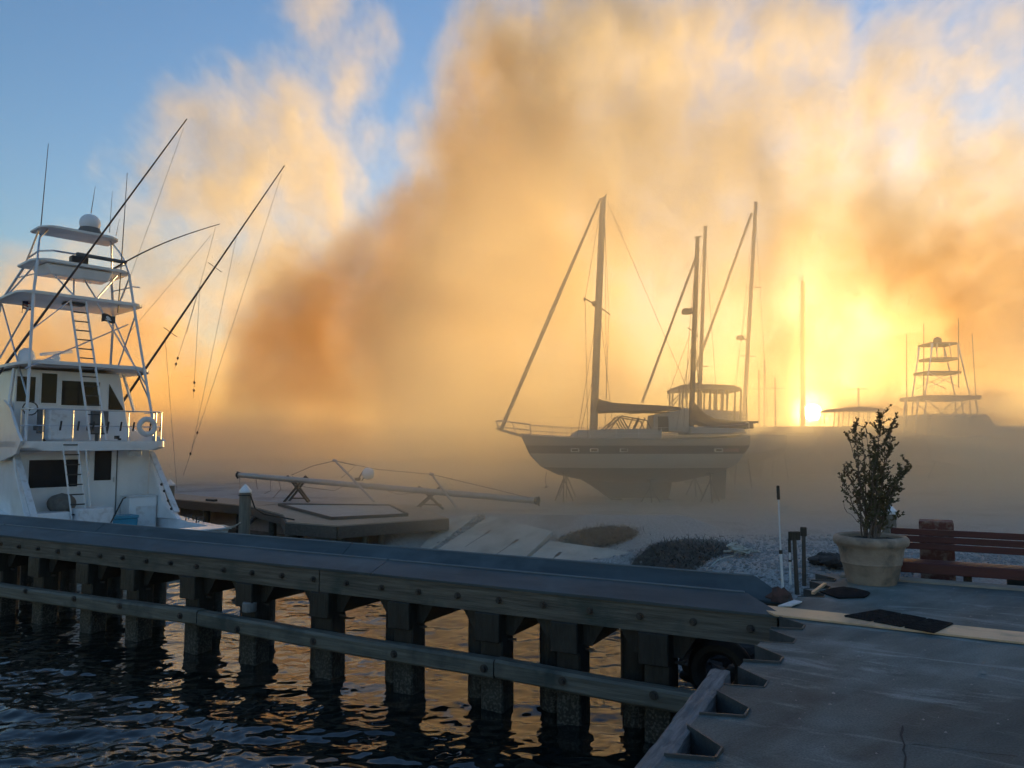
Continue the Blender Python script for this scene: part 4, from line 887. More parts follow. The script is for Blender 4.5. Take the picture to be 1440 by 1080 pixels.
tb('antenna_bracket', [(1.45, -1.0, 7.0), (1.75, -.9, 7.0)], .02)
sf = _sf
# outriggers and their lines
def rig(a, Da, b, Db, name, bend, r0, mid=()):
    A, B = at(*a, Da), at(*b, Db); n = 12
    P = [A.lerp(B, k/n)+ZV*(bend*math.sin(math.pi*k/n)) for k in range(n+1)]
    mb = MB(); mb.tube(P, [r0*(1-.62*k/n) for k in range(n+1)], 8); o = mb.build('outrigger', M['carbon'], sf, smooth=True)
    d = (B-A).normalized()
    for f in mid:
        p = A.lerp(B, f); x = d.cross(Vector((0, 1, 0))).normalized(); mb = MB(); mb.tube([p-x*.28, p+x*.28], .012, 6); mb.build('spreader', M['carbon'], o)
    return P
g1 = rig((-12, 540), 23.9, (263, 167), 22.6, 'o', .0, .045)
g2 = rig((172, 566), 26.0, (400, 233), 25.0, 'o', .0, .045, (.30, .575))
g3 = rig((126, 398), 25.6, (309, 315), 24.6, 'o', .22, .032)
for a, b in (((232, 472), (249, 690)), ((396, 245), (258, 668)), ((333, 330), (268, 640)), ((281, 402), (272, 560)), ((303, 320), (262, 470)), ((258, 180), (172, 420)), ((297, 330), (180, 470)), ((281, 402), (245, 520))):
    A, B = at(*a, 25.2 if a[0] > 250 else 25.6), at(*b, 25.8); mb = MB(); mb.tube([A, A.lerp(B, .5)-ZV*.03, B], .006, 4); mb.build('outrigger_line', M['line'], sf)
    if a in ((396, 245), (281, 402)):
        for f in (.86, .93):
            mb = MB(); mb.ball(A.lerp(B, f), .035, 6, 5, (1, 1, 1.6)); mb.build('line_clip', M['black'], sf)
# flags
def flag_us():
    o = thing('national_flag', at(31, 436, 24.7), 'small stars and stripes flag under the tuna tower hardtop', 'flag')
    mb = MB(); mb.tube([at(31, 440, 24.7), at(33, 416, 24.7)], .012, 6); mb.build('staff', M['carbon'], o)
    A, B = at(33, 419, 24.7), at(31, 434, 24.7); X = Vector((.30, .12, -.02)); H = (B-A)
    def fp(u, v): return A+H*v+X*u*.95+Vector((0, .03*math.sin(u*7), -.05*u+.012*math.sin(u*9)))
    for k in range(7):
        mb = MB(); rows = [[fp(i/8, k/7), fp(i/8, (k+1)/7-.001)] for i in range(9)]; mb.loft(rows, False, False); mb.build('stripe', mat('flag_red', (.32, .03, .04), rough=.8) if k == 0 else bpy.data.materials['flag_red' if k % 2 == 0 else 'white_gelcoat'], o)
    mb = MB(); rows = [[fp(i/8, -.002)-Vector((0, .012, 0)), fp(i/8, .54)-Vector((0, .012, 0))] for i in range(5)]; mb.loft(rows, False, False); mb.build('canton', mat('flag_blue', (.02, .03, .12), rough=.8), o)
flag_us()
def flag_black():
    A = at(143, 441, 24.9); X = Vector((.36, .18, -.02))
    o = thing('black_flag', A, 'small black flag with a white emblem flying beside the tower ladder', 'flag')
    def fp(u, v, d=0): return A+X*u+Vector((0, -d, -.27*v*(1-.15*u)+.03*math.sin(u*6)-.03*u))
    mb = MB(); mb.loft([[fp(i/8, 0), fp(i/8, 1)] for i in range(9)], False, False); mb.build('cloth', M['black'], o)
    mb = MB(); mb.add([fp(.5+.17*math.cos(k*.7), .45+.22*math.sin(k*.7), .012) for k in range(9)], [tuple(range(9))]); mb.build('emblem', M['oldwhite'], o)
    mb = MB(); mb.bar(fp(.3, .75, .012), fp(.72, .62, .012), .012, .03); mb.build('emblem', M['oldwhite'], o)
flag_black()
# ------------------------------------------------------------------ ketch on stands in the yard
KD = 32.0
def K(px, py, dy=0): return at(px, py, KD)+Vector((0, dy, 0))
kt = thing('ketch', Vector((5.2, KD, LZ(5.2, KD))), 'two masted sailboat propped up on the hard, pale hull and dark keel in the smoke', 'sailboat')
hp = hull_paint('ketch_hull', [(-2, (.05, .055, .06)), (.66, (.44, .43, .40)), (1.24, (.055, .06, .075)), (1.56, (.30, .29, .27))])
stn = [(733, 612, 614, .06), (745, 612.5, 640, .42), (760, 613.5, 656, .75), (785, 615, 668, 1.1), (830, 617, 677, 1.45), (890, 618, 680, 1.6), (950, 618, 678, 1.6), (1000, 617, 668, 1.5), (1030, 615, 655, 1.3), (1043, 613, 636, 1.15)]
rings = []
for px, ys, yb, hb in stn:
    s0, b0_ = K(px, ys), K(px, yb); x = s0.x; zt, zb = s0.z, b0_.z; h = zt-zb
    rings.append([Vector((x, KD+hb*a, zb+h*f)) for a, f in ((-1, 1), (-.99, .72), (-.9, .42), (-.62, .16), (-.25, .03), (0, 0), (.25, .03), (.62, .16), (.9, .42), (.99, .72), (1, 1))])
mb = MB(); mb.loft(rings, False, False); mb.add(rings[-1], [tuple(range(11))]); mb.build('hull', hp, kt, smooth=True)
mb = MB(); mb.loft([[r[0], (r[0]+r[-1])/2+ZV*.07, r[-1]] for r in rings], False, False); mb.build('deck', M['cabin'], kt)
kz = [K(805, 668), K(829, 681), K(854, 699.5), K(940, 700), K(946, 668)]
mb = MB(); mb.prism([p+Vector((0, -.17, 0)) for p in kz], Vector((0, .34, 0))); mb.build('keel', hp, kt, bevel=.04)
mb = MB(); mb.prism([p+Vector((0, -.05, 0)) for p in (K(1000, 660), K(1003, 706), K(1019, 707), K(1022, 652))], Vector((0, .1, 0))); mb.build('rudder', hp, kt, bevel=.02)
mb = MB(); mb.prism([K(735, 611, -.12), K(697, 601, -.05), K(697, 604, -.05), K(740, 617, -.12)], Vector((0, .2, 0))); mb.build('bowsprit', M['cabin'], kt)
def wire(par, pts, r=.012, m='line', name='stay'):
    mb = MB(); mb.tube(pts, r, 5); return mb.build(name, M[m], par)
def ktube(name, pts, r, m='rail'): wire(kt, [K(*p) for p in pts], r, m, name)
# pulpit and lifelines both sides
for s_ in (-1, 1):
    ktube('pulpit', [(697, 592, s_*.15), (706, 592, s_*.3), (745, 597, s_*.5), (747, 613, s_*.5)], .022)
    ktube('pulpit', [(699, 600, s_*.12), (745, 605, s_*.5)], .015); ktube('pulpit', [(697, 592, s_*.15), (703, 604, s_*.15)], .02); ktube('pulpit', [(720, 594, s_*.35), (726, 611, s_*.35)], .018)
    ktube('lifeline', [(745, 598, s_*.5), (800, 602, s_*1.15), (890, 603, s_*1.5), (1000, 600, s_*1.45), (1038, 597, s_*1.2)], .009); ktube('lifeline', [(745, 606, s_*.5), (800, 609, s_*1.15), (890, 610, s_*1.5), (1000, 608, s_*1.45), (1038, 604, s_*1.2)], .008)
    for px, hb in ((775, .95), (800, 1.2), (825, 1.4), (860, 1.5), (890, 1.52), (920, 1.52), (950, 1.52), (980, 1.48), (1010, 1.38), (1038, 1.15)):
        ktube('stanchion', [(px, 601.5, s_*hb), (px, 617, s_*hb)], .014)
ktube('pushpit', [(1038, 595, -1.1), (1047, 595, -.6), (1047, 595, .6), (1038, 595, 1.1)], .022); ktube('pushpit', [(1047, 595, -.6), (1047, 613, -.6)], .02)
# coachroof
mb = MB(); mb.hexa([K(800, 616, -.85), K(925, 617, -1.0), K(925, 617, 1.0), K(800, 616, .85), K(812, 605, -.7), K(925, 603, -.85), K(925, 603, .85), K(812, 605, .7)]); mb.build('coachroof', M['cabin'], kt, bevel=.03)
for px in (805, 830, 870, 960, 997):
    mb = MB(); f = 1.5 if px > 820 else 1.27; p = K(px, 632.5); c = Vector((p.x, KD-f+.03*(px > 900), p.z))
    hbx = .32
    mb.box(c, (.34, .10, .15)); pl_ = mb.build('portlight', M['rail'], kt, bevel=.02); mb = MB(); mb.box(c-Vector((0, .04, 0)), (.24, .05, .08)); mb.build('pane', M['glass'], pl_)
mb = MB(); p = K(1014, 632.5); mb.box(Vector((p.x, KD-1.42, p.z)), (.62, .08, .13)); mb.build('name_board', mat('faded_red_board', (.30, .14, .13), rough=.6), kt)
# wheelhouse with dodger and windscreen frames
mb = MB(); mb.hexa([K(913, 606, -.8), K(962, 608, -.95), K(962, 608, .95), K(913, 606, .8), K(915, 584, -.65), K(962, 576, -.8), K(962, 576, .8), K(915, 584, .65)]); mb.build('wheelhouse', M['cabin'], kt, bevel=.02)
mb = MB(); mb.box(K(927, 597, -.86), (.42, .03, .62)); mb.build('companion_opening', M['black'], kt)
for a in ([(845, 607), (872, 585)], [(871, 588), (884, 611)], [(884, 609), (894, 587)], [(893, 610), (903, 588)], [(872, 586), (905, 592), (912, 606)], [(850, 610), (868, 586)], [(868, 590), (876, 604)]):
    for s_ in (-1, 1): ktube('dodger_frame', [(x, y, s_*.75) for x, y in a], .028, 'canvas')
mb = MB(); mb.loft([[K(866, 585, s_*.8), K(885, 581.5, s_*.85), K(920, 579.5, s_*.85), K(958, 583, s_*.8)] for s_ in (-1, -.5, 0, .5, 1)], False, False); mb.build('dodger_top', M['canvas'], kt)
mb = MB(); mb.hexa([K(845, 611, -.6), K(890, 611, -.6), K(890, 611, .6), K(845, 611, .6), K(852, 606, -.5), K(888, 605, -.5), K(888, 605, .5), K(852, 606, .5)]); mb.build('hatch_hood', M['sailcover'], kt)
# cockpit cloths and aft cabin
mb = MB(); mb.hexa([K(962, 611, -1.2), K(1040, 610, -1.05), K(1040, 610, 1.05), K(962, 611, 1.2), K(962, 601, -1.1), K(1036, 603, -.95), K(1036, 603, .95), K(962, 601, 1.1)]); mb.build('aft_cabin', M['cabin'], kt, bevel=.04)
# masts
mb = MB(); mb.tube([K(834.5, 606), K(841, 445), K(848, 279)], [.165, .155, .12], 12); mm = mb.build('main_mast', M['masttan'], kt, smooth=True)
mb = MB(); mb.bar(K(843, 280), K(853, 277), .06, .06); mb.tube([K(850, 277), K(853, 273)], .03, 6); mb.build('masthead', M['canvas'], mm)
mb = MB(); mb.tube([K(820, 426, -.9), K(841, 430), K(861, 437, .9)], .03, 8); mb.tube([K(819, 424, -.9), K(819, 429, -.9)], .04, 6); mb.build('spreader', M['canvas'], mm)
mb = MB(); mb.ball(K(836, 427), .13, 10, 7); mb.build('mast_light', M['canvas'], mm)
mb = MB(); mb.tube([K(972, 606), K(976, 470), K(981, 334)], [.115, .105, .085], 12); mz = mb.build('mizzen_mast', M['sailcover'], kt, smooth=True)
mb = MB(); mb.bar(K(977, 334), K(986, 332.5), .06, .06); mb.build('masthead', M['canvas'], mz)
mb = MB(); mb.tube([K(963, 464, -.6), K(976, 467), K(986, 470, .6)], .025, 8); mb.build('spreader', M['canvas'], mz)
mb = MB(); mb.lathe(K(966.5, 441.5), [(.22, 0), (.24, .05), (.24, .15), (.18, .22)], 16); mb.bar(K(967, 436), K(976, 432), .06, .06); mb.build('radar', M['canvas'], mz, smooth=True)
# booms with covered sails
def cover(prof, name):
    mb = MB(); rs_ = []
    for px, yt, yb, wd in prof:
        a, b = K(px, yt), K(px, yb); c = (a+b)/2; h = (a.z-b.z)/2
        rs_.append([c+Vector((0, wd*math.cos(q)*(1 if math.sin(q) < 0 else .6), h*math.sin(q))) for q in [2*math.pi*k/10 for k in range(10)]])
    mb.loft(rs_); mb.build(name, M['sailcover'], kt, smooth=True)
cover([(831, 556, 582, .12), (838, 558, 582, .2), (846, 562, 582, .24), (862, 566, 581, .24), (890, 568, 580, .22), (920, 569.5, 579, .2), (945, 571, 578, .17), (958, 573, 577.5, .08)], 'main_sail_cover')
cover([(969, 566, 598, .1), (974, 562, 598, .2), (981, 570, 599, .22), (990, 580, 601, .24), (1004, 588, 603, .24), (1025, 591, 603.5, .2), (1045, 592, 603.5, .16), (1059, 592.5, 603, .10)], 'mizzen_sail_cover')
ktube('boom', [(833, 578), (960, 581)], .05, 'canvas'); ktube('boom', [(972, 596), (1066, 593.5)], .05, 'canvas')
# standing rigging
mb = MB(); mb.tube([K(704, 606), K(775, 440), K(843, 282)], [.075, .085, .04], 8); mb.build('furled_headsail', M['furl'], kt, smooth=True)
for a in ([(849, 282), (860, 437, .9), (856, 616, 1.4)], [(846, 284), (820, 425, -.9), (822, 617, -1.4)], [(841, 432), (808, 616, -1.2)], [(843, 432), (870, 617, 1.4)], [(850, 281), (853, 560)], [(853, 281), (972, 560)], [(841, 500), (815, 605, -.6)],
        [(981, 336), (965, 466, -.6), (952, 605, -1.2)], [(981, 337), (986, 470, .6), (992, 606, 1.2)], [(976, 467), (942, 606, -1.2)], [(976, 440), (985, 600)], [(970, 470), (938, 560)]):
    wire(kt, [K(*p) for p in a], .010)
# stands and keel blocks
for px in (768, 858, 932):
    g = K(px, 697); z = LZ(g.x, g.y)
for i, (px, sd_) in enumerate(((790, -1), (800, 1), (905, -1.35), (912, 1.35), (985, -1.3), (990, 1.3))):
    x = K(px, 690).x; y = KD+sd_*1.25; z = LZ(x, y); zt = K(px, 666 if px < 820 else (676 if px < 950 else 668)).z+.12
    o = thing('boat_stand', (x, y, z), {-1: 'near side', 1: 'far side', -1.35: 'near side', 1.35: 'far side', -1.3: 'near side', 1.3: 'far side'}[sd_]+[' steel prop under the ketch\'s bow', ' steel prop under the ketch\'s bow', ' steel prop beside the ketch\'s keel', ' steel prop beside the ketch\'s keel', ' steel prop under the ketch\'s stern', ' steel prop under the ketch\'s stern'][i], 'boat stand', 'props holding up the ketch')
    for k in range(3):
        a = 2.1*k+.4; mb = MB(); mb.tube([Vector((x, y, zt-.25)), Vector((x+.42*math.cos(a), y+.42*math.sin(a), z))], .03, 6); mb.build('leg', M['steel'], o)
    mb = MB(); mb.tube([Vector((x, y, zt-.35)), Vector((x, y, zt))], .03, 6); mb.box((x, y-.05*sd_, zt+.02), (.3, .3, .05)); mb.build('head', M['steel'], o)
for px, lab in ((865, 'timber block under the front of the ketch\'s keel'), (932, 'timber block under the back of the ketch\'s keel')):
    p = K(px, 700); z = LZ(p.x, KD); mb = MB(); mb.box((p.x, KD, (z+p.z)/2-.01), (.45, 1.0, max(.08, p.z-z))); tag(mb.build('keel_block', M['fascia'], bevel=.02), lab, 'timber block', 'blocks under the ketch')
mb = MB(); P = [K(768, 664, -.3), K(766, 674, -.4), K(768, 684, -.3), K(762, 686, -.2)]; mb.tube(P, .015, 5); mb.ball(P[2], .06, 8, 5); tag(mb.build('anchor_rope', M['line']), 'dark rope hanging from the ketch\'s bow', 'rope')

# ------------------------------------------------------------------ boats further into the smoke
def back_boat(D, top, foot, stay, label, cabin=None, rad=.10, spread=(), radar=None, LEN=9.5, extra=()):
    Bf = lambda px, py, dy=0: at(px, py, D)+Vector((0, dy, 0))
    f = Bf(*foot); gz = LZ(f.x, D)
    o = thing('sailboat', (f.x, D, gz), label, 'sailboat', 'sailboats stored behind the ketch')
    zs = gz+2.7; rings = []
    for t, hb, zb in ((-.55, .05, 2.4), (-.4, .8, 1.5), (-.15, 1.4, 1.0), (.1, 1.5, 1.0), (.3, 1.3, 1.2), (.45, 1.0, 1.7)):
        x = f.x+LEN*t; rings.append([Vector((x, D+hb*a, gz+zb+(zs-gz-zb)*k)) for a, k in ((-1, 1), (-.9, .4), (-.5, .1), (0, 0), (.5, .1), (.9, .4), (1, 1))])
    mb = MB(); mb.loft(rings, False, False); mb.add(rings[-1], [tuple(range(7))]); mb.build('hull', M['cabin'], o, smooth=True)
    mb = MB(); mb.loft([[r[0], (r[0]+r[-1])/2+ZV*.08, r[-1]] for r in rings], False, False); mb.build('deck', M['cabin'], o)
    mb = MB(); mb.prism([Vector((f.x-1.4, D-.15, gz+1.1)), Vector((f.x-.8, D-.15, gz+.1)), Vector((f.x+1, D-.15, gz+.1)), Vector((f.x+1.2, D-.15, gz+1.1))], Vector((0, .3, 0))); mb.build('keel', M['canvas'], o)
    for s_ in (-1, 1):
        for t in (-2, 2.2):
            mb = MB(); mb.tube([Vector((f.x+t, D+s_*1.5, gz)), Vector((f.x+t, D+s_*1.0, gz+1.45))], .04, 6); mb.build('prop', M['steel'], o)
    mb = MB(); mb.tube([Vector((f.x, D, zs)), Bf(*foot), Bf(*top)], [rad*1.1, rad, rad*.8], 10); m_ = mb.build('mast', M['masttan'], o, smooth=True)
    for (px, py, w_) in spread:
        p = Bf(px, py); mb = MB(); mb.tube([p-Vector((w_, 0, .02)), p+Vector((w_, 0, -.05))], .03, 6); mb.build('spreader', M['canvas'], m_)
    if radar:
        p = Bf(*radar); mb = MB(); mb.lathe(p, [(.25, 0), (.27, .08), (.27, .2), (.2, .28)], 14); mb.bar(p, p+Vector((.4, 0, .05)), .08, .08); mb.build('radar', M['canvas'], m_)
    for a, b, r in stay:
        mb = MB(); mb.tube([Bf(*a), Bf(*b)], r, 6); mb.build('furled_headsail' if r > .03 else 'stay', M['furl'] if r > .03 else M['line'], o)
    return o, Bf
o2, B2 = back_boat(41, (992, 318), (984, 560), [((983, 350), (903, 566), .075), ((991, 325), (1010, 590), .012), ((991, 325), (965, 560), .012), ((988, 420), (950, 590), .012), ((988, 520), (955, 560), .012)], 'sailboat with a glazed wheelhouse standing right behind the ketch', spread=((986, 514, .4),), rad=.11)
mb = MB(); mb.hexa([B2(946, 597, -1.3), B2(1034, 597, -1.3), B2(1034, 597, 1.3), B2(946, 597, 1.3), B2(946, 574, -1.2), B2(1034, 580, -1.2), B2(1034, 580, 1.2), B2(946, 574, 1.2)]); mb.build('wheelhouse', M['cabin'], o2)
mb = MB(); mb.loft([[B2(x, y-3.5, s_*1.45) for x, y in ((945, 551), (952, 547), (990, 546.5), (1022, 548), (1031, 552), (1031, 556), (990, 553), (946, 555))] for s_ in (-1, -.3, .3, 1)], True, True); mb.build('wheelhouse_roof', M['canvas'], o2)
for px, yb in ((949, 574), (953, 576), (968, 576), (974, 577), (990, 577), (999, 578), (1008, 579), (1014, 579), (1024, 598), (1032, 598)):
    for s_ in (-1, 1): mb = MB(); mb.tube([B2(px, 550, s_*1.3), B2(px-1, yb, s_*1.25)], .05, 6); mb.build('window_post', M['canvas'], o2)
mb = MB(); mb.box(B2(976, 543), (.55, .5, .35)); mb.build('roof_locker', M['canvas'], o2, bevel=.05)
for a, b in (((935, 570), (952, 553)), ((940, 572), (950, 558)), ((1012, 583), (1040, 585)), ((1012, 589), (1040, 590)), ((1040, 560), (1041, 598))):
    mb = MB(); mb.tube([B2(*a, -1.2), B2(*b, -1.2)], .03, 6); mb.build('rail', M['canvas'], o2)
back_boat(49, (1063, 284), (1046, 592), [((1057, 300), (985, 500), .09), ((985, 500), (962, 560), .09), ((1062, 290), (1080, 590), .012), ((1062, 290), (1030, 590), .012), ((1054, 400), (1030, 560), .012)], 'sailboat with a tall tan mast standing between the ketch and the low sun', spread=((1060, 403, .55), (1052, 500, .5)), radar=(1041, 478), rad=.14)
# masts of boats stored beyond the shed, and a mast shape added for a shadow streak
def far_boat(D, px, ytop, r, label, lean=0, cross=()):
    t = at(px+lean, ytop, D); gz = LZ(t.x, D); o = thing('far_sailboat', (t.x, D, gz), label, 'sailboat', 'masts showing above the shed')
    b = Vector((at(px, 600, D).x, D, gz+1.6)); mb = MB(); mb.tube([b, t], [r, r*.8], 8); m_ = mb.build('mast', M['masttan'], o, smooth=True)
    for y, w_ in cross: p = at(px, y, D); mb = MB(); mb.tube([p-Vector((w_, 0, 0)), p+Vector((w_, 0, 0))], .05, 6); mb.build('spreader', M['canvas'], m_)
    rings = [[Vector((b.x+6*t_, D+hb*a, gz+.4+1.5*k)) for a, k in ((-1, 1), (-.6, .2), (0, 0), (.6, .2), (1, 1))] for t_, hb in ((-.6, .05), (-.3, 1), (.2, 1.2), (.45, .9))]
    mb = MB(); mb.loft(rings, False, False); mb.add(rings[-1], [(0, 1, 2, 3, 4)]); mb.loft([[r_[0], r_[-1]] for r_ in rings], False, False); mb.build('hull', M['cabin'], o)
far_boat(136, 1128, 396, .5, 'thick mast shape added for the dark shadow streak above the low sun', 1, ())  # solid body put in where the smoke shows a soft shadow streak
far_boat(72, 1067, 520, .09, 'thin hazy mast just right of the tall tan mast', 0, ((547, .6),))
far_boat(74, 1074, 505, .10, 'thin hazy mast, taller of the pair left of the built shadow streak', 1, ())
far_boat(76, 1090, 530, .08, 'thin short hazy mast nearest the built shadow streak on its left', 0, ((546, 1.1),))
far_boat(72, 1207, 545, .12, 'short hazy pole with a crossbar standing above the boat canopy', 0, ((547, 1.1),))

# ------------------------------------------------------------------ low shed, canopy, second tower boat
SD = 56
sh0, sh1 = at(1052, 600, SD), at(1700, 607, SD-4)
sdz = LZ(sh0.x, SD)
shed = thing('boat_shed', (sh0.x+10, SD, sdz), 'long low grey shed across the back of the yard, half lost in the smoke', 'shed')
d = Vector((sh1.x-sh0.x, -4, 0)); dn = d.normalized(); nb = Vector((-dn.y, dn.x, 0)); zT = sh0.z-.45
a0, a1 = Vector((sh0.x, SD, sdz-.3)), Vector((sh1.x, SD-4, sdz-.3))
mb = MB(); mb.prism([a0, a1, a1+nb*9, a0+nb*9], ZV*(zT-sdz+.3)); mb.build('wall', M['shedwall'], shed)
mb = MB(); e0, e1 = Vector((a0.x-.4, a0.y, zT))-nb*.5, Vector((a1.x, a1.y, zT))-nb*.5
rf_ = [[e0, e0+nb*5+ZV*.55, e0+nb*10], [e1, e1+nb*5+ZV*.55, e1+nb*10]]
mb.loft([[p for p in r_]+[p-ZV*.15 for p in reversed(r_)] for r_ in rf_]); rfo = mb.build('roof', M['shedroof'], shed)
cpt = at(1389, 602, SD); cz = zT+.5; mb = MB(); mb.box((cpt.x, SD+3, cz+.1), (.95, .95, .7)); mb.hexa([Vector((cpt.x-.8, SD+2.2, cz+.45)), Vector((cpt.x+.8, SD+2.2, cz+.45)), Vector((cpt.x+.8, SD+3.8, cz+.45)), Vector((cpt.x-.8, SD+3.8, cz+.45)), Vector((cpt.x-.5, SD+2.6, cz+.75)), Vector((cpt.x+.5, SD+2.6, cz+.75)), Vector((cpt.x+.5, SD+3.4, cz+.75)), Vector((cpt.x-.5, SD+3.4, cz+.75))]); mb.build('roof_vent', M['shedroof'], rfo)
for k in range(7):
    p = a0.lerp(a1, (k+.5)/7); mb = MB(); mb.box((p.x, p.y-.03, sdz+1.15), (2.6, .06, 2.3), (dn, nb, ZV)); mb.build('door', M['panel'], shed)
CD = 53
cn = thing('boat_canopy', (at(1200, 600, CD).x, CD, LZ(at(1200, 600, CD).x, CD)), 'small boat with a sloping canopy top on thin posts, right of the low sun', 'boat')
F = lambda px, py, dy=0: at(px, py, CD)+Vector((0, dy, 0))
mb = MB(); mb.loft([[F(x, y, s_*1.3) for x, y in ((1160, 577), (1175, 574.5), (1200, 573), (1232, 576), (1235, 579), (1200, 578), (1162, 580))] for s_ in (-1, 0, 1)], True, True); mb.build('canopy', M['canvas'], cn)
for px in (1164, 1170, 1184, 1197, 1212, 1226, 1232):
    for s_ in (-1, 1): mb = MB(); mb.tube([F(px, 578, s_*1.2), F(px-2, 604, s_*1.2)], .035, 6); mb.build('post', M['steel'], cn)
gz = cn['_w'][2]; rings = []
for t, hb in ((-.5, .9), (-.2, 1.25), (.2, 1.25), (.5, .1)):
    x = F(1198, 600).x+t*4.6; zt = F(1198, 600).z; rings.append([Vector((x, CD+hb*a, gz+.9+(zt-gz-.9)*k)) for a, k in ((-1, 1), (-.8, .3), (0, 0), (.8, .3), (1, 1))])
mb = MB(); mb.loft(rings, False, False); mb.add(rings[0], [(0, 1, 2, 3, 4)]); mb.loft([[r_[0], r_[-1]] for r_ in rings], False, False); mb.build('hull', M['cabin'], cn)
mb = MB(); mb.box((F(1198, 600).x, CD, gz+.55), (2.4, .9, 1.1)); mb.build('cradle', M['steel'], cn)
# second tower boat
TD = 50
T = lambda px, py, dy=0: at(px, py, TD)+Vector((0, dy, 0))
tz = LZ(T(1330, 600).x, TD)
t2 = thing('tower_boat', (T(1330, 600).x, TD, tz), 'hazy tower boat seen end on above the shed roof at the right', 'boat')
mb = MB(); mb.hexa([T(1281, 616, -2), T(1384, 616, -2), T(1384, 616, 4), T(1281, 616, 4), T(1288, 583, -1.6), T(1370, 583, -1.6), T(1370, 583, 3), T(1288, 583, 3)]); mb.build('bridge', M['cabin'], t2, bevel=.15)
h0 = [Vector((T(1275, 616).x, TD-2.2, T(0, 616).z)), Vector((T(1390, 616).x, TD-2.2, T(0, 616).z))]
cx = (h0[0].x+h0[1].x)/2; hw_ = (h0[1].x-h0[0].x)/2; rings = []
for y, f, zz in ((-2.4, 1, 0), (1, 1.02, 0), (5, .8, .2), (8, .1, .5)):
    zt = h0[0].z+zz; rings.append([Vector((cx+hw_*f*a, TD+y, tz+.7+(zt-tz-.7)*k)) for a, k in ((-1, 1), (-.92, .3), (0, 0), (.92, .3), (1, 1))])
mb = MB(); mb.loft(rings, False, False); mb.add(rings[0], [(0, 1, 2, 3, 4)]); mb.loft([[r_[0], r_[-1]] for r_ in rings], False, False); mb.build('hull', M['cabin'], t2, smooth=True)
for s_ in (-1, 1):
    for y in (-1, 3): mb = MB(); mb.tube([Vector((cx+s_*1.9, TD+y, tz)), Vector((cx+s_*1.3, TD+y, tz+1.3))], .06, 6); mb.build('prop', M['steel'], t2)
def lvl(x0, x1, y0, y1, d0, d1, nm): mb = MB(); mb.hexa([T(x0, y1, d0), T(x1, y1, d0), T(x1, y1, d1), T(x0, y1, d1), T(x0, y0, d0), T(x1, y0, d0), T(x1, y0, d1), T(x0, y0, d1)]); mb.build(nm, M['canvas'], t2, bevel=.05)
lvl(1286, 1368, 557, 563, -1, 2, 'hardtop'); lvl(1299, 1348, 522, 526, -.4, 1.4, 'control_platform'); lvl(1305, 1343, 503, 507, -.4, 1.2, 'platform'); lvl(1304, 1342, 482, 485.5, -.4, 1.2, 'sun_shade')
mb = MB(); mb.ball(T(1323, 478, .4), .26, 12, 8); mb.build('satellite_dome', M['canvas'], t2, smooth=True)
for a, b, r in (((1287, 560), (1281, 612), .06), ((1366, 560), (1377, 606), .06), ((1296, 583), (1298, 560), .05), ((1360, 583), (1358, 560), .05), ((1296, 558), (1307, 484), .05), ((1359, 558), (1342, 484), .05), ((1300, 563), (1322, 583), .045), ((1356, 563), (1334, 583), .045), ((1302, 545), (1345, 525), .03), ((1345, 545), (1302, 525), .03), ((1305, 484), (1304, 505), .04), ((1342, 484), (1343, 505), .04), ((1330, 484), (1333, 503), .03), ((1313, 484), (1313, 503), .03)):
    for dy in (-.4, 1.2): mb = MB(); mb.tube([T(*a, dy), T(*b, dy)], r, 6); mb.build('tower_tube', M['rail'], t2)
for a, b in (((1275, 600), (1275, 470)), ((1299, 560), (1299, 456)), ((1348, 545), (1348, 448)), ((1375, 600), (1367, 470))):
    mb = MB(); mb.tube([T(*a), T(*b)], [.04, .02], 6); mb.build('antenna', M['canvas'], t2)

# ------------------------------------------------------------------ air: smoke plume, smoke along the ground, thin haze
def cube_mesh(name, a, b):
    me = bpy.data.meshes.new(name)
    me.from_pydata([(x, y, z) for x in (a[0], b[0]) for y in (a[1], b[1]) for z in (a[2], b[2])], [], [(0, 1, 3, 2), (4, 6, 7, 5), (0, 4, 5, 1), (2, 3, 7, 6), (0, 2, 6, 4), (1, 5, 7, 3)])
    o = bpy.data.objects.new(name, me); COL.objects.link(o); return o
def volmat(name, col, g, dens, attr=True):
    m = bpy.data.materials.new(name); m.use_nodes = True; t = m.node_tree; t.nodes.clear()
    o = t.nodes.new('ShaderNodeOutputMaterial'); v = t.nodes.new('ShaderNodeVolumePrincipled')
    v.inputs['Color'].default_value = (*col, 1); v.inputs['Anisotropy'].default_value = g; v.inputs['Density'].default_value = dens
    if not attr: v.inputs['Density Attribute'].default_value = ''
    t.links.new(v.outputs[0], o.inputs['Volume']); return m
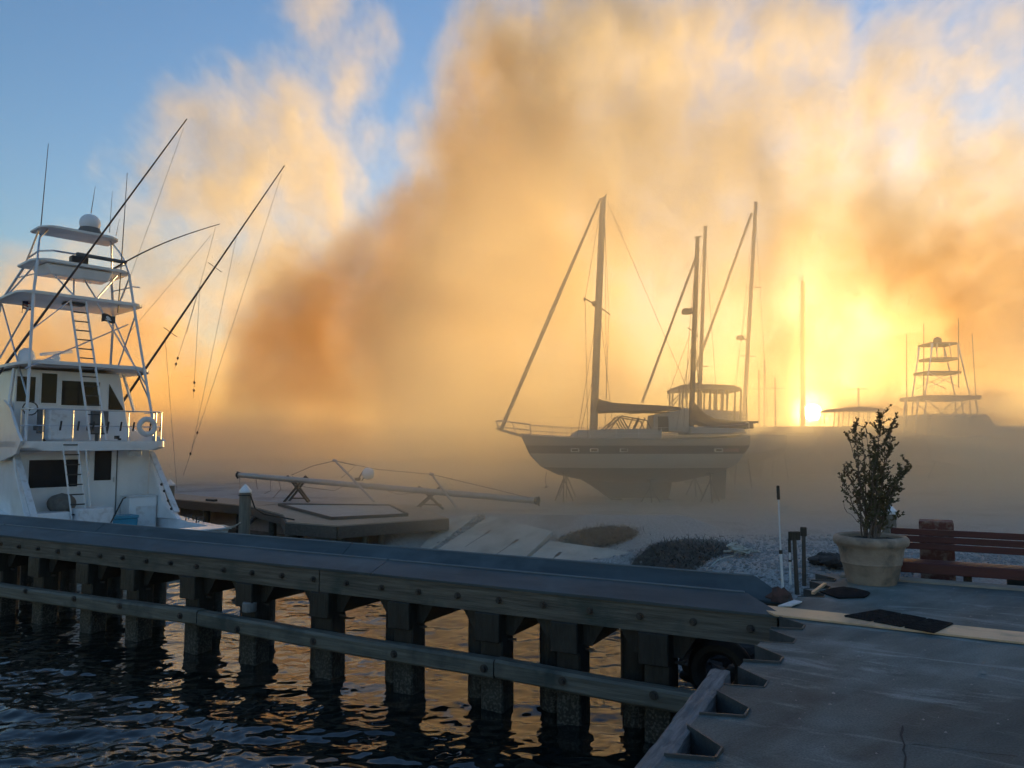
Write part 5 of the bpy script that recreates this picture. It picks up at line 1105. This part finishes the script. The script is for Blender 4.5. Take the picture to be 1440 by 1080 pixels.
def smoke(name, a, b, res, blobs, m, nscale, amp, thr=.15, dens=1, warp=7, seed=0, det=7, rough=.55):
    o = cube_mesh(name, a, b); o.data.materials.append(m)
    g = bpy.data.node_groups.new(name, 'GeometryNodeTree')
    g.interface.new_socket('Geometry', in_out='OUTPUT', socket_type='NodeSocketGeometry'); g.interface.new_socket('Geometry', in_out='INPUT', socket_type='NodeSocketGeometry')
    N = g.nodes; lk = g.links.new
    def ma(op, x, y):
        n = N.new('ShaderNodeMath'); n.operation = op
        for i, v in enumerate((x, y)):
            if isinstance(v, (int, float)): n.inputs[i].default_value = v
            else: lk(v, n.inputs[i])
        return n.outputs[0]
    def vm(op, x, y, out=0):
        n = N.new('ShaderNodeVectorMath'); n.operation = op
        for i, v in enumerate((x, y)):
            if isinstance(v, (tuple, Vector)): n.inputs[i].default_value = tuple(v)
            else: lk(v, n.inputs[i])
        return n.outputs[out]
    def noise(v, sc, de, ro, out='Fac'):
        n = N.new('ShaderNodeTexNoise'); n.inputs['Scale'].default_value = sc; n.inputs['Detail'].default_value = de; n.inputs['Roughness'].default_value = ro; lk(v, n.inputs['Vector']); return n.outputs[out]
    pos = N.new('GeometryNodeInputPosition').outputs[0]; sh_ = (seed*37.1, seed*11.3, seed*5.7)
    pos_s = vm('MULTIPLY', pos, (1.0, .8, .72)); wv = vm('SUBTRACT', noise(vm('ADD', pos, sh_), nscale*.6, 3, .55, 'Color'), (.5, .5, .5))
    p2 = vm('ADD', pos, vm('MULTIPLY', wv, (warp*2,)*3))
    nz = ma('MULTIPLY', ma('SUBTRACT', noise(vm('ADD', vm('MULTIPLY', p2, (1.0, .8, .72)), sh_), nscale, det, rough), .5), amp)
    tot = None
    for c_, r_, k_ in blobs:
        q = vm('DIVIDE', vm('SUBTRACT', p2, c_), r_); l = vm('DOT_PRODUCT', q, q, 'Value')
        f = ma('MULTIPLY', ma('MAXIMUM', ma('SUBTRACT', 1.0, l), 0.0), k_)
        tot = f if tot is None else ma('ADD', tot, f)
    e_ = ma('MAXIMUM', ma('SUBTRACT', ma('ADD', ma('MINIMUM', tot, 1.6), ma('MULTIPLY', nz, ma('MINIMUM', ma('MULTIPLY', tot, 2.0), 1.0))), thr), 0.0)
    d_ = ma('MULTIPLY', ma('MULTIPLY', e_, ma('MAXIMUM', ma('ADD', ma('MULTIPLY', nz, .8), 1.0), .1)), dens)
    vc = N.new('GeometryNodeVolumeCube'); lk(d_, vc.inputs['Density']); vc.inputs['Min'].default_value = a; vc.inputs['Max'].default_value = b
    for i, A in enumerate('XYZ'): vc.inputs['Resolution '+A].default_value = int(res[i])
    sm = N.new('GeometryNodeSetMaterial'); sm.inputs['Material'].default_value = m; lk(vc.outputs[0], sm.inputs[0])
    out = N.new('NodeGroupOutput'); lk(sm.outputs[0], out.inputs[0]); N.new('NodeGroupInput')
    md = o.modifiers.new('smoke', 'NODES'); md.node_group = g
    tag(o, kind='stuff'); return o
def Bl(px, py, rpx, rpy, D, rd, k):
    s_ = D/1080; return (at(px, py, D), (rpx*s_, rd, rpy*s_), k)
PLUME = volmat('plume_smoke', (.94, .725, .42), .46, 1.0)
UPPER = volmat('upper_smoke', (.95, .90, .78), .2, 1.0)  # paler than the plume: whiter sunlight higher up is put into its colour
plume = [Bl(720, 450, 210, 340, 112, 24, 1.2), Bl(540, 500, 220, 200, 103, 24, 2.8), Bl(640, 360, 170, 150, 106, 20, 1.7), Bl(710, 180, 120, 200, 110, 16, 1.2), Bl(980, 620, 420, 170, 114, 24, .5), Bl(1180, 490, 300, 160, 116, 20, .75), Bl(1190, 400, 150, 170, 113, 16, .6),
         Bl(200, 570, 420, 200, 108, 24, .9), Bl(1410, 470, 220, 230, 116, 20, 1.3), Bl(600, 645, 900, 70, 100, 34, .9), Bl(0, 470, 300, 150, 116, 14, .7)]
smoke('smoke_plume', (-112, 64, -1), (104, 150, 68), (500, 52, 165), plume, PLUME, .115, 5.8, dens=.068, det=10, rough=.72, warp=4)
upper = [Bl(360, 250, 250, 200, 122, 14, 1.1), Bl(470, 60, 110, 120, 122, 10, .7), Bl(770, 240, 230, 330, 120, 20, 1.2), Bl(890, 80, 290, 260, 120, 20, 1.0), Bl(1130, 300, 280, 200, 122, 18, .9), Bl(1250, 130, 330, 240, 124, 12, .75), Bl(240, 430, 320, 160, 118, 14, .6), Bl(1390, 330, 260, 170, 122, 16, 1.1)]
smoke('upper_smoke', (-82, 92, -1), (108, 150, 76), (470, 36, 185), upper, UPPER, .12, 6.0, dens=.072, det=10, rough=.72, seed=2, warp=4)
GS = volmat('low_smoke', (.94, .87, .71), .66, 1.0)
def Wb(x, y, z, rx, ry, rz, k): return ((x, y, z), (rx, ry, rz), k)
low = [Wb(6, 38, -.3, 18, 15, 5.5, 2.4), Wb(26, 38, -.5, 26, 18, 5.2, 3.2), Wb(-6, 44, .5, 16, 12, 8, 1.1), Wb(6, 48, 2, 20, 13, 18, 1.2), Wb(30, 42, 2, 12, 7, 11, 2.2), Wb(-22, 50, -.3, 26, 16, 5, 2.2), Wb(-44, 52, -.3, 24, 16, 5, 2.0), Wb(10, 24, -.4, 17, 10, 2.8, 3.0), Wb(4, 28, 3, 11, 8, 15, 3.4)]
smoke('low_smoke', (-64, 14, -1.4), (56, 66, 20), (170, 78, 44), low, GS, .14, 1.9, thr=.05, dens=.05, warp=3, seed=3, det=5)
hz = cube_mesh('haze', (-300, -40, -3.3), (300, 300, 77)); hz.data.materials.append(volmat('haze_air', (.92, .90, .86), .86, .0006, False)); tag(hz, kind='stuff')

for o in bpy.data.objects:
    if '_w' in o: del o['_w']
